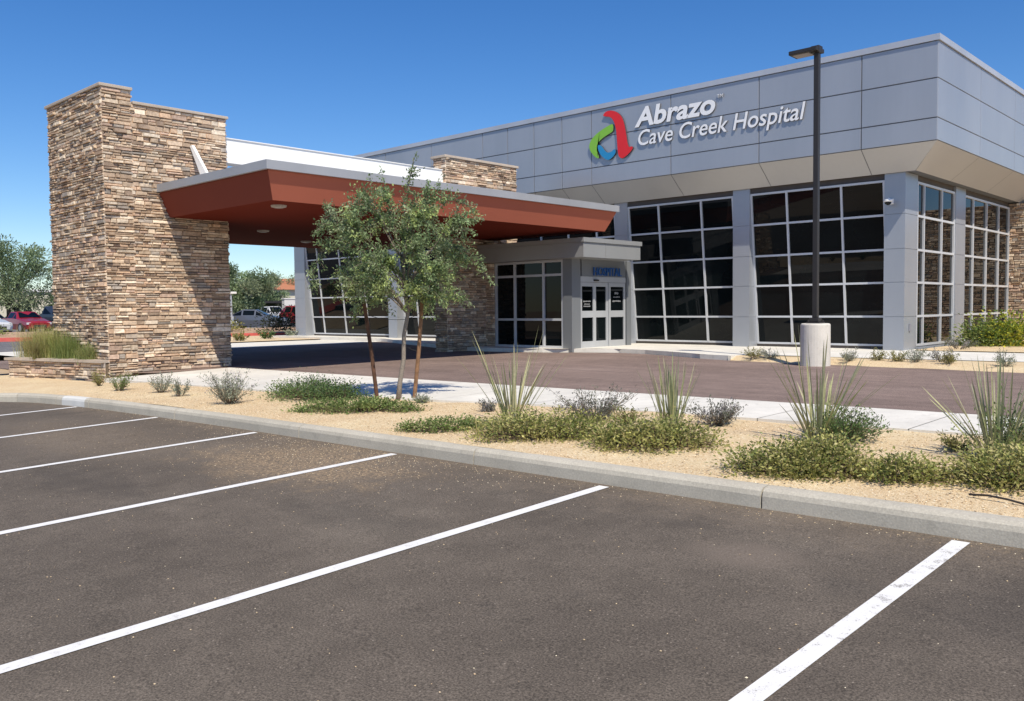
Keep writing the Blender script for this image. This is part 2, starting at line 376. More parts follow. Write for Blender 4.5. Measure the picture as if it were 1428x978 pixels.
m.poly([(-10.6, 18.9, -1.19), (-10.6, 24.3, -1.19), (-10.6, 24.3, -1.4), (-10.6, 18.9, -1.4)]); m.poly([(-10.55, 18.92, -1.191), (-11.6, 19.26, -1.191), (-11.6, 19.24, -1.4), (-10.55, 18.9, -1.4)])
struct('entrance_walk', m, M['walk'])
m = MB(); strip(m, rng(24, -10.6, .5), lambda x: pl(DF, x), lambda x: 19.8 + max(0, (x + 8)) * .12, lambda x, y: -1.203 - .10 * max(0, 1 - (y - pl(DF, x)) / .35) + .012 * noise.noise((x, y, 0)), 12)
strip(m, rng(6, -7.9, .6), lambda x: 23.6, lambda x: 33.6, lambda x, y: -1.17 + .02 * noise.noise((x, y, 4)), 6)
struct('building_bed', m, M['gravel'])

# loose stones
def stones(name, n, fn, smin, smax, pal, parent=None):
    m = MB()
    for _ in range(n):
        p = fn()
        if p is None: continue
        x, y, z = p; s = R(smin, smax); a = R(0, 6.28); c = shade(random.choice(pal), .75, 1.2)
        vs = []
        for (ux, uy, uz) in ((1, 0, 0), (0, 1, 0), (-1, 0, 0), (0, -1, 0), (0, 0, .8), (0, 0, -.6)):
            q = R(.7, 1.2); vs.append((x + s * q * (ux * math.cos(a) - uy * math.sin(a)), y + s * q * .8 * (ux * math.sin(a) + uy * math.cos(a)), z + s * q * uz * .7 + s * .25))
        m.mesh(vs, [(0, 1, 4), (1, 2, 4), (2, 3, 4), (3, 0, 4), (1, 0, 5), (2, 1, 5), (3, 2, 5), (0, 3, 5)], c)
    return m.build(name, M['pebble'])
GP = [(0.66, 0.50, 0.30), (0.72, 0.56, 0.36), (0.57, 0.42, 0.25), (0.78, 0.67, 0.48), (0.50, 0.36, 0.22)]
def inbed():
    x = -17 + 19 * random.random() ** .8; y0, y1 = pl(KERB, x) + .16, pl(SIDE, x) - .03
    y = R(y0, y1); return (x, y, bedz(x, y))
tag(stones('gravel', 30000, inbed, .004, .011, GP), 'tan crushed granite gravel covering the planting bed behind the kerb', 'gravel', kind='stuff')
def onlot():
    if random.random() < .5:
        x = random.gauss(-7.6, 1.3); y = 5.75 - abs(random.gauss(0, .75))
    elif random.random() < .4:
        x = R(-16, 0); y = 5.8 - abs(random.gauss(0, .12))
    else:
        x = R(-14, 1); y = R(1, 5.7)
    if y > pl(KERB, x) - .01: return None
    return (x, y, G(x, y))
tag(stones('loose_grit', 3000, onlot, .0025, .0075, GP), 'small pale stones strewn over the dark asphalt near the kerb', 'grit', kind='stuff')

# stall lines
LX = [-1.633 - 2.743 * i for i in range(6)]
for i, x in enumerate(LX):
    m = MB(); strip(m, [x - .052, x + .052], lambda q: 0.1, lambda q: min(5.76, pl(KERB, x) - .04), lambda q, y: G(q, y) + .005, 20)
    struct('parking_line', m, M['line'])

# ------------------------------------------------------------------ ledgestone
PAL = [(.46, .34, .23), (.38, .27, .18), (.58, .46, .33), (.28, .20, .14), (.42, .34, .26), (.50, .34, .22), (.33, .28, .23), (.68, .56, .42), (.43, .31, .21), (.56, .42, .29), (.47, .33, .24)]
PAL = [tuple(v * 1.12 + (sum(c) / 3 * 1.12 - v * 1.12) * .08 for v in c) for c in PAL]
def ledge(m, o, u, w, z0, z1, n, hole=None):
    """dry-stacked stones over a wall face: start o, direction u (unit), width w, from z0 up to z1, outward normal n"""
    o, u, n = Vector(o), Vector(u), Vector(n); z = z0
    m.poly([o + Vector((0, 0, z0 - o.z)), o + u * w + Vector((0, 0, z0 - o.z)), o + u * w + Vector((0, 0, z1 - o.z)), o + Vector((0, 0, z1 - o.z))], (.16, .12, .088))
    tone = 1
    while z < z1 - .02:
        h = random.choice((R(.045, .07), R(.06, .085), R(.08, .125))); h = min(h, z1 - z)
        if z1 - z - h < .04: h = z1 - z
        s = R(-.2, 0); tone = R(.86, 1.12)
        while s < w:
            L = R(.10, .27) if random.random() < .7 else R(.25, .46)
            a, b = max(s, -.025), min(s + L, w + .025)
            if w - b < .08: b = w + .025
            if b - a > .03:
                # now and then a course splits into two thin stones
                parts = [(z, z + h)] if h < .085 or random.random() < .6 else [(z, z + h * R(.4, .6)), None]
                if len(parts) == 2: parts[1] = (parts[0][1], z + h)
                for (p, q) in parts:
                    d = R(.012, .055) if random.random() < .9 else R(.055, .085); g = R(.002, .006); e = min(.014, (q - p) * .25)
                    c = shade(random.choice(PAL), .9 * tone, 1.2 * tone)
                    A = [(a + g, p + g), (b - g, p + g), (b - g, q - g), (a + g, q - g)]
                    B = [(a + g + e * R(.5, 1.5), p + g + e * R(.4, 1.4)), (b - g - e * R(.5, 1.5), p + g + e * R(.4, 1.4)), (b - g - e * R(.5, 1.5), q - g - e * R(.4, 1.4)), (a + g + e * R(.5, 1.5), q - g - e * R(.4, 1.4))]
                    P = lambda t, dd: (o.x + u.x * t[0] + n.x * dd, o.y + u.y * t[0] + n.y * dd, t[1])
                    vs = [P(t, 0) for t in A] + [P(t, d * R(.75, 1.1)) for t in B]
                    fs = [(4, 5, 6, 7), (0, 1, 5, 4), (1, 2, 6, 5), (2, 3, 7, 6), (3, 0, 4, 7)]
                    if u.cross(Vector((0, 0, 1))).dot(n) < 0: fs = [f[::-1] for f in fs]
                    m.mesh(vs, fs, c)
            s = b if b >= w else s + L
        z += h
def stone_box(m, x0, x1, y0, y1, z0, z1, faces='fbrl'):
    if 'f' in faces: ledge(m, (x0, y0, 0), (1, 0, 0), x1 - x0, z0, z1, (0, -1, 0))
    if 'r' in faces: ledge(m, (x1, y0, 0), (0, 1, 0), y1 - y0, z0, z1, (1, 0, 0))
    if 'b' in faces: ledge(m, (x0, y1, 0), (1, 0, 0), x1 - x0, z0, z1, (0, 1, 0))
    if 'l' in faces: ledge(m, (x0, y0, 0), (0, 1, 0), y1 - y0, z0, z1, (-1, 0, 0))

# ------------------------------------------------------------------ entrance canopy
PX = -19.73                                            # stone face looking at the drive
can = thing('entrance_canopy', 'long terracotta red drop-off canopy carried by two tan ledgestone walls and a white beam', 'canopy', (-19.2, 13, -1.35))
m = MB(); stone_box(m, -22.87, PX, 7.97, 8.59, -1.62, 4.94); stone_box(m, -22.87, PX, 8.59, 10.88, -1.62, 4.655, 'rbl')
p1 = m.build('stone_wall', M['stone'], can)
m = MB(); m.box(-22.94, PX + .07, 7.90, 8.63, 4.94, 5.01, bev=.012); m.box(-22.94, PX + .07, 8.632, 10.95, 4.655, 4.72, bev=.012)
m.build('stone_cap', M['cap'], p1)
m = MB(); stone_box(m, -20.24, PX, 18.13, 21.24, -1.4, 4.60)
p2 = m.build('stone_wall', M['stone'], can)
m = MB(); m.box(-20.32, PX + .08, 18.04, 21.32, 4.60, 4.675, bev=.012); m.build('stone_cap', M['cap'], p2)
CX0, CX1, CY0, CY1, CT, CE, CB = -26.39, -15.0, 9.13, 20.52, 2.915, 2.74, 2.184
IN = .30
def fr(m, z0, z1, a, b, mat=0, c=None):
    """ring of four sloping faces from inset a at z0 to inset b at z1"""
    lo = [(CX0 + a, CY0 + a, z0), (CX1 - a, CY0 + a, z0), (CX1 - a, CY1 - a, z0), (CX0 + a, CY1 - a, z0)]
    hi = [(CX0 + b, CY0 + b, z1), (CX1 - b, CY0 + b, z1), (CX1 - b, CY1 - b, z1), (CX0 + b, CY1 - b, z1)]
    for k in range(4): m.poly([lo[k], lo[(k + 1) % 4], hi[(k + 1) % 4], hi[k]], c, mat)
m = MB(); fr(m, CE, CT, 0, 0); m.poly([(CX0, CY0, CT), (CX1, CY0, CT), (CX1, CY1, CT), (CX0, CY1, CT)]); fr(m, CE, CE, .09, 0)
m.build('roof_edge', M['roof_edge'], can)
m = MB(); fr(m, CB, CE - .03, IN, .07); fr(m, CE - .03, CE, .07, .07); m.mi[0] = m.mi[4] = 1; m.build('fascia', [M['red'], M['red_end_shade']], can)  # near-end face takes a darker red, its shade put into the colour
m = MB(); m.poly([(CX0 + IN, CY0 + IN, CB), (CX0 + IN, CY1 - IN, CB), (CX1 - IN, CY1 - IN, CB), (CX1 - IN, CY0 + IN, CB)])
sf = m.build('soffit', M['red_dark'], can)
for (x, y) in ((-21.2, 12.75), (-23.6, 15.7), (-16.0, 10.0), (-17.3, 12.8), (-17.3, 16.7)):
    m = MB(); m.tube([(x, y, CB + .01), (x, y, CB - .035)], [.17, .155], 16); m.tube([(x, y, CB - .036), (x, y, CB - .05)], [.11, .1], 16)
    m.build('downlight', M['lens'], can)
m = MB(); m.box(-20.2, -19.83, 10.8, 18.12, 3.64, 4.225)
for z in (3.63, 4.22): m.box(-20.23, -19.80, 10.82, 18.10, z, z + .02)
m.build('beam', M['white'], can)
for (y, zt, w) in ((10.0, 3.90, 2.3), (12.35, 4.12, 2.2), (14.65, 4.12, 2.2)):
    x = PX + .02 if y < 10.5 else -19.83
    m = MB(); A = [(x, zt), (x + .1, zt), (x + 1.0, CT + .002), (x + .64, CT + .002)] if y < 10.5 else [(x, zt), (x + .03, zt), (x + .3, CT + .002), (x, CT + .002)]
    for s in (-.035, .035): m.poly([(p, y + s, q) for p, q in (A if s < 0 else A[::-1])])
    for k in range(4):
        (p, q), (p2, q2) = A[k], A[(k + 1) % 4]; m.poly([(p, y - .035, q), (p, y + .035, q), (p2, y + .035, q2), (p2, y - .035, q2)])
    m.build('brace', M['white'], can)

# ------------------------------------------------------------------ hospital building
hb = thing('hospital_building', 'grey metal clad hospital with gridded dark windows and deep overhanging upper band', 'building', (-20, 34, -1.3))
VX, VY = -16.2, 19.81; YF, XR = 23.5, -8.11; YU, XU = 22.7, -7.1; ZB, ZT = 3.99, 6.38
ROW = [3.24, 2.36, 1.46, .59, -.31, -1.085]
# upper cladding: individual panels over a dark backing
m = MB(); m.box(-36.9, XU - .03, YU + .03, 46, ZB + .01, ZT - .01)
m.build('backing', M['gap'], hb)
JX = [XU, -8.95, -11.8, -14.68, -17.70, -18.95, -20.2, -21.45, -22.7, -25.5, -28.3, -31.1, -33.9, -36.9]
JZ = [ZB, 4.54, 5.49, ZT]; g = .008
m = MB()
def panel(m, f, a, b, z0, z1):
    # a slightly pillowed panel with a bevelled edge; f maps (s, z, depth) to the world
    e = .008; vs = [f(a, z0, .0), f(b, z0, 0), f(b, z1, 0), f(a, z1, 0)] + [f(a + e, z0 + e, .03), f(b - e, z0 + e, .03), f(b - e, z1 - e, .03), f(a + e, z1 - e, .03)]
    m.mesh(vs, [(4, 5, 6, 7), (0, 1, 5, 4), (1, 2, 6, 5), (2, 3, 7, 6), (3, 0, 4, 7)])
fF = lambda s, z, d: (s, YU + .03 - d, z)
fR = lambda s, z, d: (XU - .03 + d, s, z)
for a, b in zip(JX, JX[1:]):
    for z0, z1 in zip(JZ, JZ[1:]): panel(m, fF, b + g, a - g, z0 + g, z1 - g)
JY = [YU, 26.2, 29.7, 33.2, 36.7, 40.2, 43, 46]
for a, b in zip(JY, JY[1:]):
    for z0, z1 in zip(JZ, JZ[1:]): panel(m, fR, a + g, b - g, z0 + g, z1 - g)
m.build('cladding', M['panel'], hb)
m = MB(); m.box(-36.94, XU + .04, YU - .04, YU + .3, ZT, 6.53); m.box(XU - .3, XU + .04, YU + .302, 46.04, ZT, 6.53); m.box(-36.94, -36.6, YU + .302, 46.04, ZT, 6.53)
m.build('parapet_cap', M['trim'], hb)
m = MB(); m.box(-36.5, XU - .4, YU + .4, 45.8, 6.1, 6.2); m.build('roof', M['wstucco'], hb)
# sloped soffit in panels
ZI, OI = 3.42, .74
m = MB(); mg = MB()
inn = lambda x: x - OI if x == XU else x
for a, b in zip(JX, JX[1:]):
    A = [(b + g, YU + .01, ZB - .004), (a - g, YU + .01, ZB - .004), (inn(a) - g, YU + OI, ZI), (b + g, YU + OI, ZI)]; m.poly(A)
for a, b in zip(JY, JY[1:]):
    a2 = a + OI if a == YU else a
    m.poly([(XU - .01, a + g, ZB - .004), (XU - .01, b - g, ZB - .004), (XU - OI, b - g, ZI), (XU - OI, a2 + g, ZI)])
m.build('soffit', M['soffit'], hb)
mg.poly([(-36.9, YU + .02, ZB + .02), (XU - .02, YU + .02, ZB + .02), (XU - OI - .02, YU + OI + .01, ZI + .02), (-36.9, YU + OI + .01, ZI + .02)])
mg.poly([(XU - .02, YU + .02, ZB + .02), (XU - .02, 46, ZB + .02), (XU - OI - .02, 46, ZI + .02), (XU - OI - .02, YU + OI + .01, ZI + .02)])
mg.box(-36.9, XU - OI - .02, YU + OI + .01, 46, ZI + .021, ZI + .06)
mg.build('soffit_backing', M['gap'], hb)
m = MB(); m.box(-36.35, XR - .04, YF + .06, YF + .3, 3.245, ZI + .02); m.box(XR - .3, XR - .05, YF + .31, 33.5, 3.245, ZI + .02)
m.build('header', M['header'], hb)
m = MB(); m.box(-36.3, -8.9, 24.45, 45.6, -1.4, ZI); m.build('light_block_core', M['header'], hb)  # unseen solid core, added behind the windows to block light
# columns clad in stacked panels
ZJ = [-1.4] + ROW[:-1][::-1][:-1] + [ZI + .015]
def column(x0, x1, y0, y1, rf=True):
    m = MB()
    for z0, z1 in zip(ZJ, ZJ[1:]):
        m.box(x0, x1, y0, y1, z0 + .006, z1 - .006)
    m.box(x0 + .02, x1 - .02, y0 + .02, y1 - .02, ZJ[0], ZJ[-1])
    return m.build('column', M['panel'], hb)
for x0, x1 in ((-36.35, -35.5), (-29.27, -28.7), (-22.5, -22.0), (-17.38, -16.87), (-13.04, -12.5)): column(x0, x1, YF, 24.42)
column(-8.64, XR, YF, 24.42)
column(-8.9, XR + .02, 27.58, 28.5)
TILT = .45
def ty(z): return YF + .06 + (3.24 - z) / 4.37 * TILT
def window_front(x0, x1, mull):
    m = MB(); w = .055
    def bar(xa, za, xb, zb):
        if xa == xb:
            m.mesh([(xa - w / 2, ty(za) - .05, za), (xa + w / 2, ty(za) - .05, za), (xa + w / 2, ty(za) + .04, za), (xa - w / 2, ty(za) + .04, za),
                    (xb - w / 2, ty(zb) - .05, zb), (xb + w / 2, ty(zb) - .05, zb), (xb + w / 2, ty(zb) + .04, zb), (xb - w / 2, ty(zb) + .04, zb)],
                   [(0, 1, 5, 4), (1, 2, 6, 5), (2, 3, 7, 6), (3, 0, 4, 7)])
        else:
            m.box(xa, xb, ty(za) - .047, ty(za) + .04, za - w / 2, za + w / 2)
    for x in [x0 + w / 2 + .004] + mull + [x1 - w / 2 - .004]: bar(x, ROW[-1] - .0, x, ROW[0])
    for z in ROW: bar(x0 + .006, z, x1 - .006, z)
    f = m.build('window', M['frame'], hb)
    m = MB(); xs = [x0] + mull + [x1]
    for a, b in zip(xs, xs[1:]):
        for z1, z0 in zip(ROW, ROW[1:]):
            j = R(-.006, .006); j2 = R(-.006, .006)
            m.poly([(a, ty(z0) + j, z0), (b, ty(z0) + j2, z0), (b, ty(z1) + j2, z1), (a, ty(z1) + j, z1)])
    m.build('pane', M['glass'], f)
    m = MB(); m.box(x0 + .002, x1 - .002, ty(-1.13) - .02, 24.44, -1.4, -1.118); m.build('sill', M['header'], f)
window_front(-35.5, -29.27, [-34.6, -32.9, -31.25, -29.65])
window_front(-28.7, -22.5, [-27.8, -26.1, -24.4, -23.0])
window_front(-22.0, -17.38, [-20.7, -19.44, -18.2])
window_front(-16.87, -13.04, [-15.69, -14.15])
window_front(-12.5, -8.64, [-11.38, -9.81])
def window_side(y0, y1, mull):
    m = MB(); w = .06; x = XR - .03
    for y in [y0 + w / 2] + mull + [y1 - w / 2]: m.box(x - .06, x + .03, y - w / 2, y + w / 2, ROW[-1], ROW[0])
    for z in ROW: m.box(x - .06, x + .027, y0, y1, z - w / 2, z + w / 2)
    f = m.build('window', M['frame'], hb)
    m = MB(); ys = [y0] + mull + [y1]
    for a, b in zip(ys, ys[1:]):
        for z1, z0 in zip(ROW, ROW[1:]):
            j = R(-.003, .003); m.poly([(x - .02 + j, a, z0), (x - .02 - j, b, z0), (x - .02 - j, b, z1), (x - .02 + j, a, z1)])
    m.build('pane', M['glass'], f)
    m = MB(); m.box(x - .5, x + .01, y0, y1, -1.4, -1.118); m.build('sill', M['trim'], f)
window_side(24.43, 27.57, [24.98, 26.45]); window_side(28.51, 33.48, [29.41, 30.82, 32.2])
m = MB(); stone_box(m, PX + .02, -19.37, VY, VY + .2, -1.4, 1.43, 'f'); m.build('stone_return', M['stone'], hb)
m = MB(); stone_box(m, XR - .1, -2.4, 33.52, 34.3, -1.5, ZI - .02, 'fbr'); m.build('stone_wall', M['stone'], hb)
# small grey outlet cover on the corner column
m = MB(); m.box(XR + .001, XR + .03, 23.84, 23.95, -.7, -.5, bev=.006); m.build('outlet_cover', M['grille'], hb)

# vestibule
m = MB(); m.box(-16.54, VX, VY, 20.22, -1.3, 1.44); m.box(-17.2, VX - .03, VY + .5, 22.5, .94, 1.44); m.box(-17.2, VX + .01, 22.53, 22.75, -1.3, 1.44); m.box(-17.3, -16.88, 22.752, 23.5, -1.3, 1.9)
m.build('vestibule_wall', M['vpanel'], hb)
m = MB(); m.box(-19.1, -17.3, VY + .25, 23.4, -1.3, 1.43); m.box(-17.29, VX - .12, VY + .25, 22.5, -1.3, .93); m.build('vestibule_core', M['header'], hb)
m = MB(); m.box(PX + .06, -15.45, 19.42, 22.2, 1.44, 1.86); m.box(PX + .06, -15.41, 19.38, 22.24, 1.865, 1.99); m.box(PX + .06, -16.9, 22.25, 23.49, 1.45, 1.85)
for y in (20.45,): m.box(-15.445, -15.44, y, y + .02, 1.44, 1.86)
m.build('vestibule_canopy', M['band'], hb)
m = MB(); VM = [-19.32, -18.51, -17.33, -16.58]; VZ = [1.40, .99, -.34, -1.16]; w = .07
x0 = -19.35
for x in VM: m.box(x - w / 2, x + w / 2, VY + .02, VY + .12, -1.3, 1.438)
for z in VZ: m.box(x0, -16.545, VY + .023, VY + .117, z - w / 2, z + w / 2)
f = m.build('window', M['frame'], hb)
m = MB()
for a, b in zip([x0] + VM[1:], VM[1:] + [-16.545]):
    for z1, z0 in zip(VZ, VZ[1:]):
        j = R(-.004, .004); m.poly([(a, VY + .08 + j, z0), (b, VY + .08 - j, z0), (b, VY + .08 - j, z1), (a, VY + .08 + j, z1)])
m.build('pane', M['glass'], f)
# three glazed door leaves facing the drive
DY = [20.23, 20.95, 21.64, 22.5]
for k in range(3):
    a, b = DY[k] + .006, DY[k + 1] - .006; s = .085; x1 = VX - .03 - (.035 if k == 1 else 0)
    m = MB(); m.box(x1 - .05, x1, a, a + s, -1.19, .76); m.box(x1 - .05, x1, b - s, b, -1.19, .76)
    for z0, z1 in ((-1.19, -1.0), (-.29, -.09), (.64, .76)): m.box(x1 - .05, x1, a + s, b - s, z0, z1)
    d = m.build('door', M['door_frame'], hb)
    m = MB(); m.poly([(x1 - .03, a + s, -1.0), (x1 - .03, b - s, -1.0), (x1 - .03, b - s, .64), (x1 - .03, a + s, .64)]); m.build('pane', M['glass'], d)
    if k != 1:
        rows = ((.40, .3, .09), (.30, .5, .05), (.17, .62, .06)) if k else ((.17, .66, .05), (.09, .5, .045), (.02, .62, .05))
        for (z, fr_, h) in rows:
            m = MB(); L = (b - a - 2 * s) * fr_; c = (a + b) / 2; t = c - L / 2
            while t < c + L / 2 - .01:
                ww = R(.02, .05); q = min(t + ww, c + L / 2); m.box(x1 - .029, x1 - .026, t, q, z + R(0, .3) * h, z + h * R(.7, 1)); t = q
            m.build('decal', M['decal'], d)
m = MB(); m.box(VX - .08, VX - .02, 20.23, 22.5, .77, .935); m.build('door_header', M['door_frame'], hb)
m = MB(); m.box(VX - .02, VX + .05, 20.86, 21.06, .80, .85, bev=.01); m.build('door_sensor', M['bronze'], hb)

# ------------------------------------------------------------------ signs
def text_letters(txt, size, mat4, parent, mats, bold=0.0, ext=.05, shear=0.0, sx=1.0, name='letter'):
    cu = bpy.data.curves.new('lettering', 'FONT'); cu.body = txt; cu.size = size; cu.extrude = ext; cu.offset = bold; cu.resolution_u = 4
    ob = bpy.data.objects.new('lettering', cu); col.objects.link(ob)
    dg = bpy.context.evaluated_depsgraph_get(); me = bpy.data.meshes.new_from_object(ob.evaluated_get(dg))
    bpy.data.objects.remove(ob)
    bm = bmesh.new(); bm.from_mesh(me); bmesh.ops.remove_doubles(bm, verts=bm.verts, dist=1e-5)
    seen = set(); isl = []
    for v in bm.verts:
        if v in seen: continue
        st = [v]; cur = []
        seen.add(v)
        while st:
            q = st.pop(); cur.append(q)
            for e in q.link_edges:
                o = e.other_vert(q)
                if o not in seen: seen.add(o); st.append(o)
        isl.append([min(q.co.x for q in cur), max(q.co.x for q in cur), cur])
    isl.sort(key=lambda t: t[0]); grp = []
    for a, b, c in isl:
        if grp and a < grp[-1][1] - .3 * min(b - a, grp[-1][1] - grp[-1][0]): grp[-1][1] = max(b, grp[-1][1]); grp[-1][2] += c
        else: grp.append([a, b, c])
    W = max(t[1] for t in grp)
    for a, b, c in grp:
        ids = {v: i for i, v in enumerate(c)}; mb = MB()
        vs = [tuple(mat4 @ Vector((v.co.x * sx + v.co.y * shear, v.co.y, v.co.z))) for v in c]
        faces = [f for f in bm.faces if f.verts[0] in ids]
        for f in faces:
            pass
        mb.mesh(vs, [[ids[v] for v in f.verts] for f in faces])
        for i, f in enumerate(faces): mb.mi[i] = 0 if abs(f.normal.z) > .7 else 1
        mb.build(name, mats, parent)
    bm.free(); return W
sg = thing('hospital_sign', 'white raised hospital name beside a red, green and blue ribbon letter', 'sign', (-14, YU, 5.3))
FM = lambda x, z, y: Matrix(((1, 0, 0, x), (0, 0, -1, y), (0, 1, 0, z), (0, 0, 0, 1)))
SYF = YU - .032
text_letters('Abrazo', .80, FM(-15.92, 5.60, SYF), sg, [M['white_sign'], M['s_side']], .024, .018, .2, 1.16)
text_letters('TM', .15, FM(-13.10, 6.0, SYF), sg, [M['white_sign'], M['s_side']], .0, .012, .1, 1)
text_letters('Cave Creek Hospital', .66, FM(-15.90, 5.01, SYF), sg, [M['white_sign'], M['s_side']], .006, .018, .2, .965)
def chaikin(P, n=2):
    for _ in range(n):
        Q = []
        for i in range(len(P)):
            a, b = P[i], P[(i + 1) % len(P)]
            Q += [(a[0] * .75 + b[0] * .25, a[1] * .75 + b[1] * .25), (a[0] * .25 + b[0] * .75, a[1] * .25 + b[1] * .75)]
        P = Q
    return P
EMB = dict(s_red=[(-17.192, 6.143), (-17.078, 6.251), (-16.854, 6.255), (-16.632, 6.168), (-16.462, 6.019), (-16.366, 5.828), (-16.294, 5.524), (-16.2, 4.984), (-16.068, 5.034), (-16.004, 4.958), (-16.201, 4.788), (-16.419, 4.678), (-16.541, 4.733), (-16.602, 4.859), (-16.641, 5.377), (-16.672, 5.658), (-16.744, 5.866), (-16.83, 6.008), (-16.954, 6.073), (-17.129, 6.104)],
           s_green=[(-16.782, 5.832), (-16.77, 5.633), (-16.808, 5.569), (-17.083, 5.479), (-17.311, 5.371), (-17.426, 5.246), (-17.44, 5.046), (-17.314, 4.799), (-17.467, 4.828), (-17.671, 5.035), (-17.761, 5.209), (-17.695, 5.403), (-17.488, 5.576), (-17.207, 5.706), (-16.931, 5.795)],
           s_blue=[(-17.4, 5.242), (-17.248, 5.202), (-17.135, 5.047), (-17.011, 4.931), (-16.836, 4.948), (-16.736, 5.034), (-16.663, 4.946), (-16.737, 4.817), (-16.937, 4.692), (-17.087, 4.741), (-17.263, 4.883), (-17.376, 5.058)])
for k, (key, P) in enumerate(EMB.items()):
    P = chaikin(P, 2); m = MB(); yf = YU - .062 - .003 * k; yb = YU - .005
    bm = bmesh.new(); f = bm.faces.new([bm.verts.new((x, yf, z)) for x, z in P]); bmesh.ops.triangulate(bm, faces=[f])
    bm.verts.index_update(); m.mesh([v.co[:] for v in bm.verts], [[v.index for v in q.verts] for q in bm.faces]); bm.free()
    for i in range(len(P)):
        a, b = P[i], P[(i + 1) % len(P)]; m.poly([(a[0], yf, a[1]), (a[0], yb, a[1]), (b[0], yb, b[1]), (b[0], yf, b[1])], None, 1)
    m.build('emblem_ribbon', [M[key], M['s_side']], sg)
ds = thing('door_sign', 'blue HOSPITAL lettering over the glazed entrance doors', 'sign', (VX, 21.5, 1.0))
RM = lambda y, z, x: Matrix(((0, 0, 1, x), (1, 0, 0, y), (0, 1, 0, z), (0, 0, 0, 1)))
text_letters('HOSPITAL', .36, RM(20.80, .97, VX + .02), ds, [M['l_blue'], M['l_blue']], .0, .02, 0, .88)

# ------------------------------------------------------------------ security camera, light pole, hose
sc_ = thing('security_camera', 'small white dome camera on an arm high on the corner column', 'camera', (-8.46, YF, 2.68))
m = MB(); m.box(-8.52, -8.40, YF - .03, YF, 2.62, 2.76, bev=.008); m.tube([(-8.46, YF - .02, 2.72), (-8.46, YF - .2, 2.74), (-8.46, YF - .24, 2.70)], .03, 8); m.build('arm', M['white'], sc_)
m = MB(); m.tube([(-8.46, YF - .24, 2.74), (-8.46, YF - .24, 2.72), (-8.46, YF - .24, 2.66)], [.05, .1, .1], 14); m.build('housing', M['white'], sc_, True)
m = MB(); m.tube([(-8.46, YF - .24, 2.66), (-8.46, YF - .24, 2.61), (-8.46, YF - .24, 2.575)], [.085, .07, .02], 14); m.build('dome', M['glass'], sc_, True)
PLx, PLy = -8.18, 18.33
lp = thing('light_pole', 'tall dark bronze light pole on a round concrete base in front of the windows', 'lamp post', (PLx, PLy, -1.25))
m = MB(); m.tube([(PLx, PLy, -1.5), (PLx, PLy, -.42), (PLx, PLy, -.395), (PLx, PLy, -.385)], [.315, .31, .30, .27], 32); m.build('concrete_base', M['base_conc'], lp, False)
m = MB(); m.box(PLx - .15, PLx + .15, PLy - .15, PLy + .15, -.384, -.355, bev=.008); m.box(PLx - .1, PLx + .1, PLy - .1, PLy + .1, -.354, -.26, bev=.015)
for sx in (-.11, .11):
    for sy in (-.11, .11): m.tube([(PLx + sx, PLy + sy, -.356), (PLx + sx, PLy + sy, -.31)], .018, 6)
m.build('base_plate', M['bronze'], lp)
m = MB(); m.box(PLx - .055, PLx + .055, PLy - .055, PLy + .055, -.262, 5.42, bev=.012); m.build('pole', M['bronze'], lp)
m = MB(); hx0, hx1 = PLx - .56, PLx + .07
m.box(hx0, hx1, PLy - .2, PLy + .2, 5.41, 5.50, bev=.02); m.box(hx1 - .18, hx1 + .01, PLy - .1, PLy + .1, 5.39, 5.54, bev=.02); lu = m.build('luminaire', M['bronze'], lp)
m = MB(); m.box(hx0 + .06, hx1 - .2, PLy - .14, PLy + .14, 5.40, 5.412); m.build('lens', M['lens'], lu)
m = MB(); P = []
for i in range(9):
    x = -1.75 + .12 * i; y = 6.33 - .01 * i; P.append((x, y, bedz(x, y) + .02 + .015 * math.sin(i * 1.3)))
m.tube(P, .008, 6); tag(m.build('irrigation_hose', M['hose'], loc=(-1.5, 6.3, -1.3)), 'thin black irrigation tube lying on gravel at the edge of the rightmost green mat', 'hose')

# ------------------------------------------------------------------ plants
def vr(s=1): return Vector((random.gauss(0, s), random.gauss(0, s), random.gauss(0, s)))
def leaf(m, p, d, L, W, c):
    d = d.normalized(); sd = d.cross(Vector((R(-.4, .4), R(-.4, .4), 1))); 
    if sd.length < .01: sd = Vector((1, 0, 0))
    sd.normalize(); sd = (Matrix.Rotation(R(-.9, .9), 3, d) @ sd); dn = d.cross(sd) * (L * .12)
    m.poly([p, p + d * L * .45 + sd * W / 2 - dn, p + d * L, p + d * L * .45 - sd * W / 2 - dn], c)
LB = 1.9
GREENS = dict(
    mat=[(.185, .185, .055), (.225, .215, .07), (.14, .155, .045), (.27, .25, .10), (.10, .12, .035), (.20, .19, .07), (.25, .215, .10)],
    dkmat=[(.06, .10, .035), (.085, .125, .04), (.045, .075, .03), (.11, .145, .05)],
    midmat=[(.10, .14, .04), (.13, .165, .055), (.075, .105, .03), (.15, .17, .06)],
    sage=[(.15, .165, .12), (.19, .205, .15), (.12, .135, .095), (.23, .235, .19)],
    grey=[(.115, .115, .10), (.15, .145, .13), (.085, .09, .07), (.17, .16, .16), (.09, .10, .07)],
    olive=[(.16, .15, .05), (.12, .125, .045), (.19, .175, .07)],
    yellow=[(.40, .38, .04), (.30, .33, .04), (.18, .24, .04), (.46, .42, .07), (.10, .15, .03)],
    dark=[(.035, .05, .025), (.05, .06, .03), (.025, .035, .02)],
    tree=[(.115, .155, .072), (.14, .18, .085), (.085, .12, .052), (.18, .21, .12), (.20, .24, .09)],
    mesq=[(.13, .17, .085), (.155, .19, .10), (.115, .15, .075), (.185, .21, .12)])
